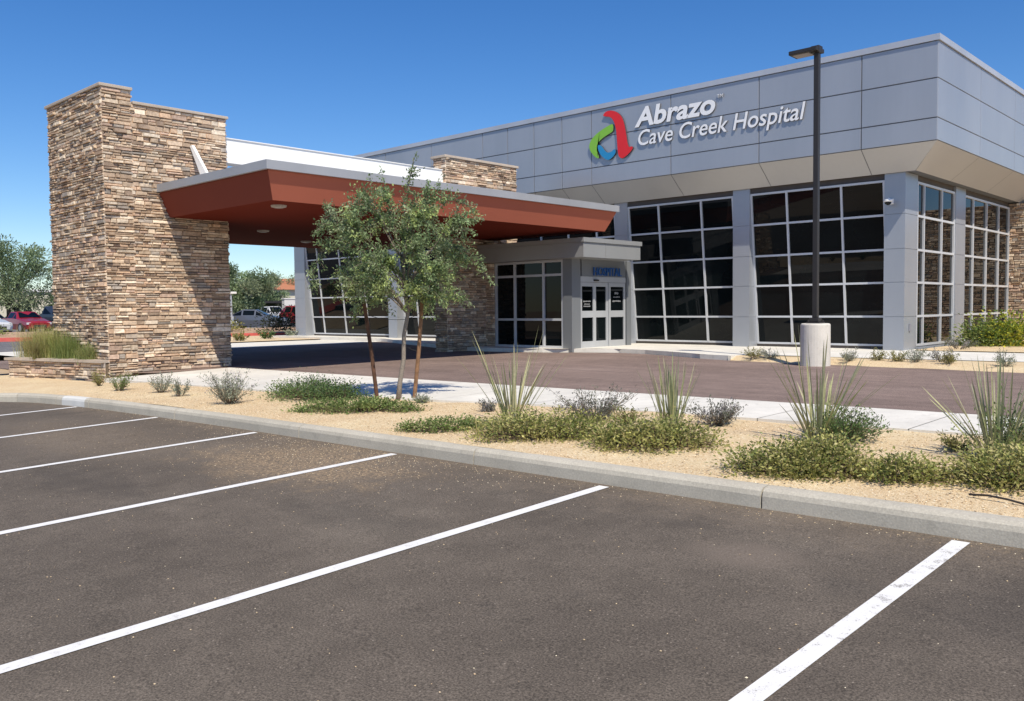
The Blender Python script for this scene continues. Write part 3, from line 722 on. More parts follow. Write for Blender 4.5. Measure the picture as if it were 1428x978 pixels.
for _k in GREENS: GREENS[_k] = [tuple(min(.62, v * (1.25 if _k in ('yellow', 'dark') else LB)) for v in c) for c in GREENS[_k]]
def mat_plant(label, x, y, rx, ry, h, n, pal, lf=(.045, .024), group='low spreading plants in the gravel bed', name='ground_cover_plant', gz=bedz, rot=0, cat='shrub'):
    """a low mound: dense leaf clumps under an uneven outline, with twigs that stick out"""
    if gz is bedz: rx, ry, h, n, lf = rx * .95, ry * .9, h * .74, int(n * 1.25), (lf[0] * .82, lf[1] * .84)
    z0 = gz(x, y); t = thing(name, label, cat, (x, y, z0), group); m = MB(); st = MB(); pal = GREENS[pal]
    se = R(0, 99); cr, sr = math.cos(rot), math.sin(rot)
    def edge(a): return .80 + .34 * noise.noise((math.cos(a) * 1.7 + se, math.sin(a) * 1.7, se)) + .12 * noise.noise((math.cos(a) * 5 + se, math.sin(a) * 5, 1))
    nc = max(8, int(n / 26))
    for k in range(nc):
        a = R(0, 2 * math.pi); r = math.sqrt(R(0, 1)) * edge(a); u, v = math.cos(a) * r * rx, math.sin(a) * r * ry
        px, py = x + u * cr - v * sr, y + u * sr + v * cr; rr = r / max(edge(a), .01)
        top = h * (max(.03, 1 - rr ** 2.4)) ** .6 * (.62 + .5 * noise.noise((px * 2.6, py * 2.6, se))) + .03
        zz = gz(px, py); cp = Vector((px, py, zz + top * R(.55, 1.1)))
        base = random.choice(pal); tl = R(.75, 1.25)
        st.tube([(x + (px - x) * .4, y + (py - y) * .4, z0 + .01), (px, py, zz + top * .5), cp], [.005, .004, .002], 4, (.14, .10, .07), caps=False)
        rad = max(.05, h * .32)
        for _ in range(26):
            q = cp + Vector((random.gauss(0, rad), random.gauss(0, rad), random.gauss(-.25 * rad, rad * .6)))
            q.z = max(q.z, gz(q.x, q.y) + .005)
            low = (q.z - zz) / (top + .01)
            cc = shade(base, .8 * tl, 1.2 * tl)
            leaf(m, q, Vector((q.x - cp.x, q.y - cp.y, R(.2, 1.2) * rad)) + vr(rad * .5), lf[0] * R(.7, 1.3), lf[1] * R(.7, 1.3), cc)
    m.build('foliage', M['leaf'], t); st.build('stem', M['bark'], t); return t
def bush(label, x, y, r, h, n, pal, lf=(.035, .014), group='small shrubs in the gravel bed', name='shrub', gz=bedz, spread=.9, blooms=None):
    """many upright stems fanning from one root with small leaves along them"""
    z0 = gz(x, y); t = thing(name, label, 'shrub', (x, y, z0), group); m = MB(); st = MB(); pal = GREENS[pal]
    ns = max(14, int(n / 34))
    for k in range(ns):
        a = R(0, 6.283); tlt = spread * math.sqrt(R(0, 1)); ln = h * R(.7, 1.12)
        d = Vector((math.cos(a) * tlt * r / h, math.sin(a) * tlt * r / h, R(.8, 1.05) - .35 * tlt * tlt)); pts = []
        p0 = Vector((x + math.cos(a) * r * .12, y + math.sin(a) * r * .12, z0 - .01)); bend = vr(.12)
        for i in range(6):
            s = i / 5; pts.append(p0 + d * ln * s + bend * ln * s * s)
        st.tube(pts, [.006, .005, .004, .003, .002, .0015], 4, (.16, .12, .085), caps=False)
        base = random.choice(pal); tl = R(.8, 1.2)
        for j in range(34):
            s = R(.22, 1.0); i = min(4, int(s * 5)); q = pts[i].lerp(pts[i + 1], s * 5 - i) + vr(.018 + .02 * h)
            q.z = max(q.z, z0 + .01)
            leaf(m, q, d * .6 + vr(.55), lf[0] * R(.7, 1.35), lf[1] * R(.7, 1.3), shade(base, .75 * tl, 1.25 * tl))
        if blooms and random.random() < .35:
            q = pts[-1]
            for _ in range(7): leaf(m, q + vr(.012) + Vector((0, 0, R(0, .05))), Vector((0, 0, 1)) + vr(.4), .018, .012, blooms)
    m.build('foliage', M['leaf'], t); st.build('stem', M['bark'], t); return t
BC = [(.42, .42, .19), (.35, .38, .15), (.25, .31, .13), (.24, .26, .16), (.40, .38, .22), (.17, .21, .10)]
def yucca(label, x, y, n, h, sp, wide=.022, group='spiky hesperaloe clumps in the gravel bed', extra=()):
    z0 = bedz(x, y); t = thing('spiky_plant', label, 'plant', (x, y, z0), group); m = MB()
    blades = []
    for k in range(n):
        lean = sp * R(0.02, 1.0) ** .8; blades.append((R(0, 6.283), lean, h * (R(.45, 1.0) if k % 3 else R(.8, 1.08)) * (1 - .15 * lean)))
    blades += list(extra)
    for a, lean, L in blades:
        dirh = Vector((math.cos(a), math.sin(a), 0)); p = Vector((x, y, z0)) + dirh * R(.01, .09) + vr(.02); p.z = z0 - .01
        c = random.choice(BC); c2 = shade((.42, .38, .26), .8, 1.2); side = Vector((-math.sin(a), math.cos(a), 0)); side = (side + vr(.25)).normalized()
        th = lean * R(.75, 1.0); cv = R(-.02, .22) * lean; prev = None; K = 8; w0 = wide * R(.75, 1.25); tw = R(-.5, .5)
        for i in range(K + 1):
            s = i / K; w = w0 * (.75 + .5 * s) * (1 - s) ** .45 if i < K else .001
            ang = th + cv * s * 2; d = dirh * math.sin(ang) + Vector((0, 0, math.cos(ang))); nn = side.cross(d).normalized()
            sd = (side * math.cos(tw * s) + nn * math.sin(tw * s))
            cc = [c[k] * (1 - .45 * s) + c2[k] * .45 * s for k in range(3)]
            if s < .12: cc = [.34, .33, .2]
            row = [tuple(p + sd * w / 2), tuple(p + nn * w * .22), tuple(p - sd * w / 2)]
            i0 = len(m.v); m.v += row; m.c += [cc] * 3
            if prev is not None:
                for q in (0, 1): m.f.append((prev + q, prev + q + 1, i0 + q + 1, i0 + q)); m.mi.append(0)
            prev = i0; p = p + d * L / K
    m.build('blade', M['blade'], t, True); return t
def grass(label, x, y, z, n, h, r, group, pal=((.20, .22, .06), (.28, .26, .09), (.15, .19, .05), (.36, .29, .12)), name='ornamental_grass', w=.009, droop=1.0):
    t = thing(name, label, 'grass', (x, y, z), group); m = MB()
    for k in range(n):
        a = R(0, 6.283); lean = R(0.05, 1.0); L = h * R(.6, 1.15); dirh = Vector((math.cos(a), math.sin(a), 0)); side = Vector((-math.sin(a), math.cos(a), 0))
        p = Vector((x + random.gauss(0, r * .35), y + random.gauss(0, r * .3), z)); c = shade(random.choice(pal), .7, 1.25); prev = None
        for i in range(7):
            s = i / 6; ang = lean * .5 + lean * 1.5 * droop * s * s; d = dirh * math.sin(ang) + Vector((0, 0, math.cos(ang))); ww = w * (1 - s * .85)
            i0 = len(m.v); m.v += [tuple(p + side * ww / 2), tuple(p - side * ww / 2)]; m.c += [c, c]
            if prev is not None: m.f.append((prev, prev + 1, i0 + 1, i0)); m.mi.append(0)
            prev = i0; p = p + d * L / 6
    m.build('blade', M['blade'], t); return t

# the bed, left to right
bush('tiny olive shrub against the planter, leftmost on the gravel', -17.2, 6.75, .18, .33, 420, 'olive')
bush('small dark green shrub at the foot of the big stone wall corner', -16.0, 6.62, .25, .33, 700, 'midmat')
bush('pale sage shrub left of a smaller one before the concrete path end', -14.75, 6.82, .24, .38, 700, 'sage')
bush('smaller pale sage shrub touching the right side of another sage shrub', -13.85, 6.72, .23, .31, 560, 'sage')
bush('round grey-green shrub, tallest of the sage shrubs, with thin bloom spikes', -12.05, 6.62, .38, .50, 1900, 'sage', blooms=(.34, .3, .36))
mat_plant('dark green spreading mat behind a lighter one, left of the staked tree', -11.45, 7.72, 1.3, .56, .42, 4200, 'dkmat', rot=-.0)
mat_plant('light green flat mat in front of the staked tree trunk', -9.45, 7.08, 1.15, .42, .24, 3400, 'midmat', rot=.5)
mat_plant('narrow low green strip of ground cover between tree and first spiky clump', -7.2, 6.55, .62, .30, .20, 1700, 'midmat', (.04, .02), rot=.72)
mat_plant('yellow-green mat around the leftmost spiky clump, touching its neighbour', -5.95, 6.72, .85, .52, .34, 4200, 'mat', rot=.5)
mat_plant('green mat with yellow tips under the second spiky clump from left', -4.72, 6.92, .78, .50, .36, 4200, 'mat', rot=.5)
mat_plant('big yellow-green mat below the third spiky clump, near the kerb', -3.02, 6.55, .68, .40, .36, 5000, 'mat', (.042, .023), rot=.55)
mat_plant('small thin green mat bridging the two big mats at right', -2.28, 6.62, .34, .22, .24, 1500, 'mat', (.04, .022), rot=.5)
mat_plant('big green mat at the right edge of the bed with a black tube beneath', -1.62, 6.98, .62, .46, .40, 5200, 'mat', (.042, .023), rot=.5)
bush('squat grey shrub between the first two spiky clumps', -6.22, 7.98, .46, .40, 1900, 'grey', spread=1.0)
bush('grey shrub with purple tint right behind the second spiky clump', -4.82, 8.36, .30, .30, 1100, 'grey', spread=1.0)
bush('dark grey-green shrub behind the third spiky clump from left', -3.3, 8.02, .36, .34, 2100, 'dkmat', spread=1.05)
bush('grey-green shrub behind the rightmost spiky clump', -1.78, 8.05, .46, .46, 2300, 'dkmat', spread=1.0)
bush('tiny dry grey sprig left of the first spiky clump', -7.92, 7.98, .13, .17, 150, 'grey')
bush('tiny blue-green sprig on gravel just right of the tree stakes', -9.45, 8.15, .16, .12, 160, 'sage')
bush('wispy dry twig plant left of the second spiky clump', -5.75, 7.95, .20, .2, 90, 'olive')
bush('wispy dry twig plant right of the big yellow-green mat below the third clump', -2.32, 8.05, .16, .16, 80, 'olive')
yucca('leftmost spiky clump of yellow-green blades rising from a low mat', -6.85, 7.28, 44, 1.0, .72, .026, extra=((-2.5, .42, 1.15), (.75, .30, 1.22), (-2.4, .52, 1.1), (.6, .22, 1.15), (.75, .62, 1.0)))
yucca('second spiky clump from left, upright slim green blades', -5.17, 8.02, 50, .80, .46, .022)
yucca('third spiky clump from left with two wide dark leaning blades', -3.5, 7.92, 40, 1.0, .75, .024, extra=((-2.4, .5, .92), (.75, .52, .95), (.7, .9, 1.0), (-2.3, .1, 1.12), (-2.5, .14, 1.05), (-2.4, .07, 1.0)))
yucca('rightmost spiky clump of pale grey-green blades spreading widely', -1.96, 7.82, 70, .92, .85, .021)

# young staked tree
TX, TY = -10.02, 8.2; TZ = bedz(TX, TY)
tr = thing('young_tree', 'young multi-branched tree with small grey-green leaves held by two wooden stakes', 'tree', (TX, TY, TZ))
def bez(p, q, sag, n=7):
    p, q = Vector(p), Vector(q); return [p.lerp(q, i / n) + Vector((0, 0, sag * 4 * (i / n) * (1 - i / n))) for i in range(n + 1)]
O = Vector((TX, TY, TZ)); rt = Vector((.73, .68, 0)); fw = Vector((-.68, .73, 0))
tk = MB(); br = MB(); lf = MB()
trunk = [O + rt * a + Vector((0, 0, b)) for a, b in ((0, -.05), (.03, .25), (.09, .6), (.10, .95), (.16, 1.25), (.13, 1.6), (.10, 2.0), (.14, 2.4))]
tk.tube(trunk, [.045, .035, .032, .03, .028, .024, .018, .012], 8, (.26, .22, .18)); tk.build('trunk', M['bark'], tr, True)
tips = []
limbs = [  # (start height index, across, toward, up, sag)
    (4, -.8, .1, 2.25, .1), (4, -.92, -.1, 2.65, .1), (5, -.55, -.5, 2.5, .1), (5, -.72, .3, 1.85, .2), (4, .8, .2, 2.1, .15), (5, .95, -.2, 2.6, .1), (5, .55, .5, 2.75, .1), (6, .2, .4, 2.85, .05), (6, -.3, -.4, 2.9, .05),
    (6, .35, -.3, 2.6, .1), (6, -.15, .2, 3.0, 0), (5, .35, -.55, 2.2, .1), (5, -.3, -.6, 2.0, .1), (4, .35, .55, 1.7, .15), (4, -.45, .5, 1.75, .15), (5, .7, -.4, 1.8, .2), (6, .5, .1, 3.0, .05), (6, -.45, .1, 2.9, .05), (5, .15, -.3, 2.4, .05), (4, -.2, -.4, 1.7, .1), (4, .3, -.3, 1.6, .1), (4, -.3, .2, 1.55, .1), (5, .1, .3, 1.75, .1), (5, .5, -.1, 1.6, .15), (5, -.1, -.2, 2.0, .1), (4, -.6, -.2, 1.75, .1), (5, .6, .3, 2.3, .1)]
for (k, a, b, up, sag) in limbs:
    e = O + rt * a + fw * b + Vector((0, 0, up)); pts = bez(trunk[k], e, sag)
    lobe = R(.3, 1.3)
    br.tube(pts, [.014 * (1 - .8 * i / 7) for i in range(8)], 5, (.22, .18, .14), caps=False)
    for j in range(int(24 * lobe)):
        i = random.choice((3, 4, 5, 5, 6, 6, 6)); s = pts[i].lerp(pts[i + 1], R(0, 1)); d = (pts[i + 1] - pts[i]).normalized() * .8 + vr(.6); d.z += .1
        tips.append((s, d.normalized(), R(.18, .48)))
# long drooping shoots and the leader
for P in ([(.5, .1, 2.15), (.82, .1, 2.25), (1.12, .1, 2.12), (1.34, .1, 1.78)], [(.1, .2, 2.7), (.17, .2, 3.1), (.26, .2, 3.55)], [(-.8, 0, 2.2), (-1.05, 0, 2.25), (-1.2, 0, 1.95), (-1.22, 0, 1.7)], [(-.7, -.1, 1.9), (-.62, -.1, 1.55), (-.58, -.1, 1.25)], [(.7, -.1, 1.9), (.8, -.1, 1.6), (.95, -.1, 1.5)], [(.5, 0, 2.7), (.85, 0, 2.95), (1.1, 0, 2.8)], [(-.5, 0, 2.7), (-.85, 0, 2.75), (-1.1, 0, 2.5)], [(.45, -.1, 1.7), (.5, -.1, 1.3)]):
    P = [O + rt * a + fw * b + Vector((0, 0, c)) for a, b, c in P]
    br.tube(P, .005, 4, (.22, .18, .14), caps=False)
    for p, q in zip(P, P[1:]):
        for j in range(7): tips.append((p.lerp(q, R(0, 1)), ((q - p).normalized() + vr(.35)).normalized(), R(.08, .2)))
for s, d, L in tips:
    e = s + d * L + Vector((0, 0, -L * L * .4)); br.tube([s, s.lerp(e, .5) + Vector((0, 0, .02)), e], [.004, .003, .0015], 3, (.24, .2, .15), caps=False)
    base = random.choice(GREENS['tree']); tl = R(.75, 1.3); nl = int(31 * L / .33) + 6
    for j in range(nl):
        q = s.lerp(e, R(.1, 1.05)) + vr(.028)
        leaf(lf, q, d * .5 + vr(.7), R(.034, .066), R(.02, .034), shade(base, .7 * tl, 1.3 * tl))
br.build('branch', M['bark'], tr); lf.build('crown', M['leaf'], tr)
def stake(label, a0, b0, a1, b1, top, mt='stake'):
    p = O + rt * a0 + fw * b0; q = O + rt * a1 + fw * b1; p.z = bedz(p.x, p.y) - .1; q.z = TZ + top
    m = MB(); m.tube([p, p.lerp(q, .5) + rt * .01, q], [.03, .029, .028], 10); m.tube([q, q + Vector((0, 0, .01))], [.028, .02], 10)
    t = m.build('tree_stake', M[mt], loc=tuple(p)); tag(t, label, 'stake', 'wooden stakes holding the young tree')
stake('dark leaning wooden stake left of the young tree trunk', -.31, .06, -.50, .1, 1.45, 'stake_dark')
stake('orange-brown wooden stake right of the young tree trunk', .23, -.04, .38, .0, 1.5)
m = MB(); m.tube(bez(O + rt * .1 + Vector((0, 0, .82)), O + rt * .31 + Vector((0, 0, .72)), -.03), .004, 5); m.build('tie', M['rubber'], tr)
m = MB(); m.tube(bez(O + rt * .14 + Vector((0, 0, 1.2)), O + rt * .36 + Vector((0, 0, 1.3)), -.03), .004, 5); m.build('tie', M['rubber'], tr)
m = MB(); m.tube(bez(O + rt * .13 + Vector((0, 0, 1.18)), O + rt * -.46 + fw * .08 + Vector((0, 0, 1.25)), -.03), .004, 5); m.build('tie', M['rubber'], tr)

# stone planter with ornamental grasses
pt = thing('stone_planter', 'low ledgestone planter with a tan cap at the foot of the left stone wall', 'planter', (-21.2, 7.2, -1.45))
PA, PB = Vector((-23.05, 6.98, 0)), Vector((-19.72, 7.86, 0)); pu = (PB - PA).normalized(); pn = Vector((pu.y, -pu.x, 0)); PD_ = Vector((-24.0, 9.9, 0)); pv = (PD_ - PA).normalized(); pm = Vector((-pv.y, pv.x, 0))
if pm.x > 0: pm = -pm
def prism(m, a, b, n0, n1, z0, z1, nn):
    q = [a + nn * n0, b + nn * n0, b + nn * n1, a + nn * n1]
    m.mesh([(p.x, p.y, z) for z in (z0, z1) for p in q], [(3, 2, 1, 0), (4, 5, 6, 7), (0, 1, 5, 4), (1, 2, 6, 5), (2, 3, 7, 6), (3, 0, 4, 7)], (.2, .15, .1))
m = MB(); ledge(m, tuple(PA), tuple(pu), (PB - PA).length, -1.66, -1.11, tuple(pn)); ledge(m, tuple(PA), tuple(pv), (PD_ - PA).length, -1.66, -1.11, tuple(pm))
prism(m, PA, PB, -.3, -.001, -1.66, -1.112, pn); prism(m, PA + pv * .31, PD_, -.3, -.001, -1.66, -1.112, pm); m.build('wall', M['stone'], pt)
m = MB(); prism(m, PA - pu * .09, PB + pu * .02, -.33, .09, -1.11, -1.05, pn); prism(m, PA + pv * .34, PD_, -.33, .09, -1.11, -1.05, pm); m.build('cap', M['cap'], pt)
m = MB(); m.mesh([(-23.0, 7.1, -1.17), (-19.8, 7.95, -1.17), (-22.9, 8.3, -1.17), (-23.5, 9.8, -1.17)], [(0, 1, 2), (0, 2, 3)]); m.build('soil', M['soil'], pt)
GG = 'grass clumps growing in the stone planter'
grass('hay coloured grass clump spilling over the left end of the planter', -22.95, 7.6, -1.17, 1700, .85, .55, GG, ((.44, .38, .16), (.36, .35, .13), (.52, .41, .2), (.30, .32, .1)))
grass('yellow-green grass clump left of centre in the planter', -22.2, 7.65, -1.17, 1500, .82, .5, GG, ((.38, .38, .13), (.32, .35, .1), (.45, .4, .18)))
grass('deep green grass clump in the middle of the planter', -21.4, 7.75, -1.17, 1300, .7, .42, GG, ((.18, .24, .07), (.24, .3, .09), (.3, .33, .11)))
grass('short green grass clump at the right end of the planter', -20.55, 7.84, -1.17, 900, .5, .34, GG, ((.22, .28, .09), (.29, .32, .11), (.36, .36, .15)))
grass('small tuft of hay grass hanging over the planter front', -22.0, 7.22, -1.07, 220, .5, .14, GG, ((.26, .22, .1), (.2, .2, .07)))

# plants at the foot of the building
bz = lambda x, y: -1.21
for k, (x, y, h, pal, lab) in enumerate((
        (-10.0, 18.98, .26, 'olive', 'leftmost small sprig in the strip before the windows'), (-9.62, 19.1, .22, 'sage', 'small sprig second from left before the windows'), (-7.7, 18.95, .26, 'sage', 'flat sage plant right of the round concrete lamp base'),
        (-7.2, 19.3, .26, 'olive', 'thin wispy sprig under the corner column'), (-6.75, 19.2, .3, 'olive', 'thin sprig right of the corner column foot'), (-6.35, 19.1, .3, 'sage', 'bushy grey sprig in the strip below the narrow side windows'),
        (-5.95, 19.5, .36, 'grey', 'taller dry sprig below the narrow side windows'), (-5.62, 19.0, .26, 'olive', 'small dry tuft near the drive below the side windows'), (-4.62, 18.95, .32, 'sage', 'sage tuft in the strip before the yellow-green bush'))):
    bush(lab, x, y, .22, h, 200, pal, (.045, .016), 'small dry plants in the strip before the building', 'small_plant', bz, 1.1)
bz2 = lambda x, y: -1.16
mat_plant('rounded bush with bright yellow-green leaves by the side windows', -6.55, 27.2, .72, .65, 1.0, 2400, 'yellow', (.11, .06), 'bushes beside the building', 'leafy_bush', bz2)
mat_plant('dark green bush left of the bright yellow-green bush', -7.2, 26.75, .38, .4, .7, 1200, 'midmat', (.10, .055), 'bushes beside the building', 'leafy_bush', bz2)
mat_plant('low yellow bush right of the rounded yellow-green one', -5.3, 27.0, .6, .5, .55, 1300, 'yellow', (.10, .055), 'bushes beside the building', 'leafy_bush', bz2)
bush('dry grey plant on the side bed below the dark green bush', -7.1, 24.6, .4, .3, 400, 'grey', (.05, .02), 'small dry plants in the strip before the building', 'small_plant', bz2, 1.1)

# ------------------------------------------------------------------ background beyond the drive
fz = lambda x, y: -1.30
KB = [(-50, 5), (-48, 9), (-45.8, 13.5), (-42.6, 20), (-40.2, 26), (-39.5, 31), (-39.2, 60)]
m = MB(); P = along(KB, 1.5)
for (x0, y0), (x1, y1) in zip(P, P[1:]):
    for (a, b, c, d) in (((0, -1.5), (0, -1.13), 0, 0),): m.poly([(x0, y0, -1.5), (x1, y1, -1.5), (x1, y1, -1.15), (x0, y0, -1.15)])
    m.poly([(x0, y0, -1.15), (x1, y1, -1.15), (x1 - .2, y1, -1.145), (x0 - .2, y0, -1.145)])
struct('red_kerb', m, M['red_kerb'])
def kx(y):
    for (x0, y0), (x1, y1) in zip(KB, KB[1:]):
        if y0 <= y <= y1: return x0 + (x1 - x0) * (y - y0) / (y1 - y0)
    return KB[-1][0]
m = MB(); ys = rng(5, 60, 2)
for a, b in zip(ys, ys[1:]): m.poly([(kx(a) - .19, a, -1.16), (kx(b) - .19, b, -1.16), (kx(b) - 7, b, -1.0), (kx(a) - 7, a, -1.0)][::-1])
struct('island_bed', m, M['mulch'])
m = MB(); strip(m, [-52, -60, -75, -100], lambda x: -20, lambda x: 90, lambda x, y: -1.30, 4); struct('far_parking_lot', m, M['far_asphalt'])
m = MB(); strip(m, rng(-33, -47, 2), lambda x: 7, lambda x: 16.2, lambda x, y: -1.33, 2); struct('side_aisle', m, M['far_asphalt'])
m = MB(); strip(m, rng(-33.02, -40.4, 1.2), lambda x: 16.3, lambda x: 36, lambda x, y: -1.27, 4); struct('side_bed', m, M['gravel'])
for k, (x, y, lab) in enumerate(((-34.2, 19.3, 'first tiny plant on the tan strip seen under the canopy'), (-35.3, 21.3, 'second tiny plant on the tan strip seen under the canopy'), (-36.5, 23.4, 'third tiny plant on the tan strip, nearest the dark bush'))):
    bush(lab, x, y, .4, .4, 160, ('olive', 'dkmat', 'sage')[k], (.1, .05), 'tiny plants on the far tan strip', 'small_plant', lambda a, b: -1.27)
def big_bush(label, x, y, r, h, n, pal, name='leafy_bush', group='bushes on the far island', lf=(.16, .08), z=-1.05):
    return mat_plant(label, x, y, r, r, h, n, pal, lf, group, name, lambda a, b: z)
big_bush('dark rounded bush at the right of the red kerb under the canopy', -40.9, 25.6, 1.15, 1.3, 900, 'dark')
big_bush('green bush in front of the white car at far left', -48.6, 13.4, 1.2, .8, 700, 'midmat')
big_bush('orange-brown dry bush on the island before the grey car', -44.0, 24.0, 1.2, .55, 420, 'olive')
big_bush('pale yellow bush between the far tree and the stone wall end', -58, 40.8, 1.5, 3.2, 900, 'yellow', z=-1.3)
def far_tree(label, x, y, h, rx, n, pal='mesq', base=-1.3, trunk_h=.28, lfs=.24):
    t = thing('desert_tree', label, 'tree', (x, y, base), 'trees on the far parking lot'); tk = MB(); lf = MB(); se = R(0, 99)
    tk.tube([(x, y, base - .1), (x + .1, y, base + h * trunk_h * .6), (x, y, base + h * trunk_h * 1.2)], [.24, .18, .14], 8, (.07, .055, .045))
    cz = base + h * .60
    blobs = []
    for k in range(24):
        a = R(0, 6.283); r = math.sqrt(R(0, 1)); z = R(-1, 1); rr = math.sqrt(max(0, 1 - z * z * .8)) * r
        c = Vector((x + math.cos(a) * rx * .8 * rr, y + math.sin(a) * rx * .8 * rr, cz + z * h * .33)); blobs.append(c)
        j = Vector((x, y, base + h * trunk_h * R(.6, 1.2)))
        tk.tube([j, j.lerp(c, .55) + Vector((0, 0, .15)), c], [.09, .055, .02], 5, (.07, .055, .045), caps=False)
    for c in blobs:
        base_c = random.choice(GREENS[pal]); tl = R(.75, 1.25); s = rx * R(.2, .34)
        for j in range(n // 24):
            d = vr(1); d.normalize(); q = c + Vector((d.x * s * 1.2, d.y * s * 1.2, d.z * s * .9)) * R(.2, 1.1) + vr(.05)
            leaf(lf, q, d + Vector((0, 0, .4)) + vr(.6), lfs * R(.6, 1.4), lfs * .45 * R(.6, 1.3), shade(base_c, .75 * tl, 1.25 * tl))
    tk.build('trunk', M['bark'], t, True); lf.build('crown', M['leaf'], t); return t
far_tree('broad desert tree with forked trunk behind the cars at far left', -79.2, 24.0, 7.2, 4.4, 13000, base=-1.3)
far_tree('tree at the left edge of the photo beside the broad desert tree', -84, 19.0, 6.6, 4.0, 8000)
far_tree('smaller tree partly hidden by the left stone wall', -80, 29.0, 5.2, 2.4, 5000)
far_tree('round green tree seen through the canopy opening', -66.8, 37.9, 5.2, 2.9, 16000, trunk_h=.22, lfs=.22)
far_tree('smaller green tree right of the round tree in the canopy opening', -79, 48.0, 5.0, 2.3, 6000)
far_tree('tree behind the red-roofed house in the canopy opening', -96, 63, 6.5, 2.6, 3500)
for k, (x, y) in enumerate(((-120, 20), (-110, -10), (-60, 75), (-30, 80), (10, 85), (-100, 85))):
    far_tree(('lone far tree well left of the building', 'far tree outside the left edge', 'far tree beyond the hospital roof', 'far tree hidden by the hospital', 'far tree right of the hospital', 'far tree beyond the tile roof')[k], x, y, R(5, 7), R(2.5, 3.4), 1500, lfs=.4)

# buildings far away
b1 = thing('cream_building', 'long low cream stucco building behind the cars at far left', 'building', (-103, 33, -1.3))
m = MB(); m.box(-112, -98, 15, 36, -1.4, 2.2); m.build('wall', M['cream'], b1)
m = MB(); m.box(-112.2, -97.8, 14.8, 36.2, 2.2, 2.45); m.build('roof_edge', M['wstucco'], b1)
for y in (18, 22, 26, 30, 33.6):
    m = MB(); m.box(-98.0, -97.9, y, y + 1.8, -.9, .9); m.build('window', M['glass'], b1)
b2 = thing('tile_roof_house', 'cream house with a red clay tile roof seen through the canopy opening', 'building', (-100, 64, -1.3))
m = MB(); m.box(-106, -94, 57, 69, -1.4, 2.6); m.build('wall', M['cream'], b2)
m = MB(); e = .5; z0, z1 = 2.6, 4.2; A = [(-106 - e, 57 - e, z0), (-94 + e, 57 - e, z0), (-94 + e, 69 + e, z0), (-106 - e, 69 + e, z0)]; rg = [(-100, 61, z1), (-100, 65, z1)]
m.poly([A[0], A[1], rg[0]]); m.poly([A[1], A[2], rg[1], rg[0]]); m.poly([A[2], A[3], rg[1]]); m.poly([A[3], A[0], rg[0], rg[1]]); m.build('roof', M['tile'], b2)
for y in (58.5, 62, 65.5):
    m = MB(); m.box(-94.0, -93.93, y, y + 1.5, -.2, 1.6); m.build('window', M['glass'], b2)
b3 = thing('carport', 'pale flat roofed carport with a dark underside behind the grey car', 'carport', (-76, 46, -1.3))
m = MB(); m.box(-79, -74, 42, 49.2, .75, .95); m.build('roof', M['bronze'], b3)
for y in (42.4, 45.6, 48.8):
    m = MB(); m.box(-76.6, -76.4, y - .1, y + .1, -1.4, .75); m.build('post', M['cream'], b3)
b4 = thing('white_wall', 'white stucco screen wall beside the hospital seen under the canopy', 'wall', (-64, 42.3, -1.3))
m = MB(); m.box(-66.4, -66, 41.6, 46, -1.4, 1.0); m.box(-66.45, -65.95, 41.55, 46.05, 1.0, 1.1); m.build('panel', M['wstucco'], b4)
lp2 = thing('short_lamp_post', 'short pale lamp post on the island beside the left stone wall', 'lamp post', (-46, 25.5, -1.1))
m = MB(); m.tube([(-46, 25.5, -1.2), (-46, 25.5, 1.0)], [.07, .05], 8); m.build('post', M['trim'], lp2)
m = MB(); m.box(-46.12, -45.88, 25.2, 25.8, 1.0, 1.12, bev=.02); m.build('lamp_head', M['white'], lp2)

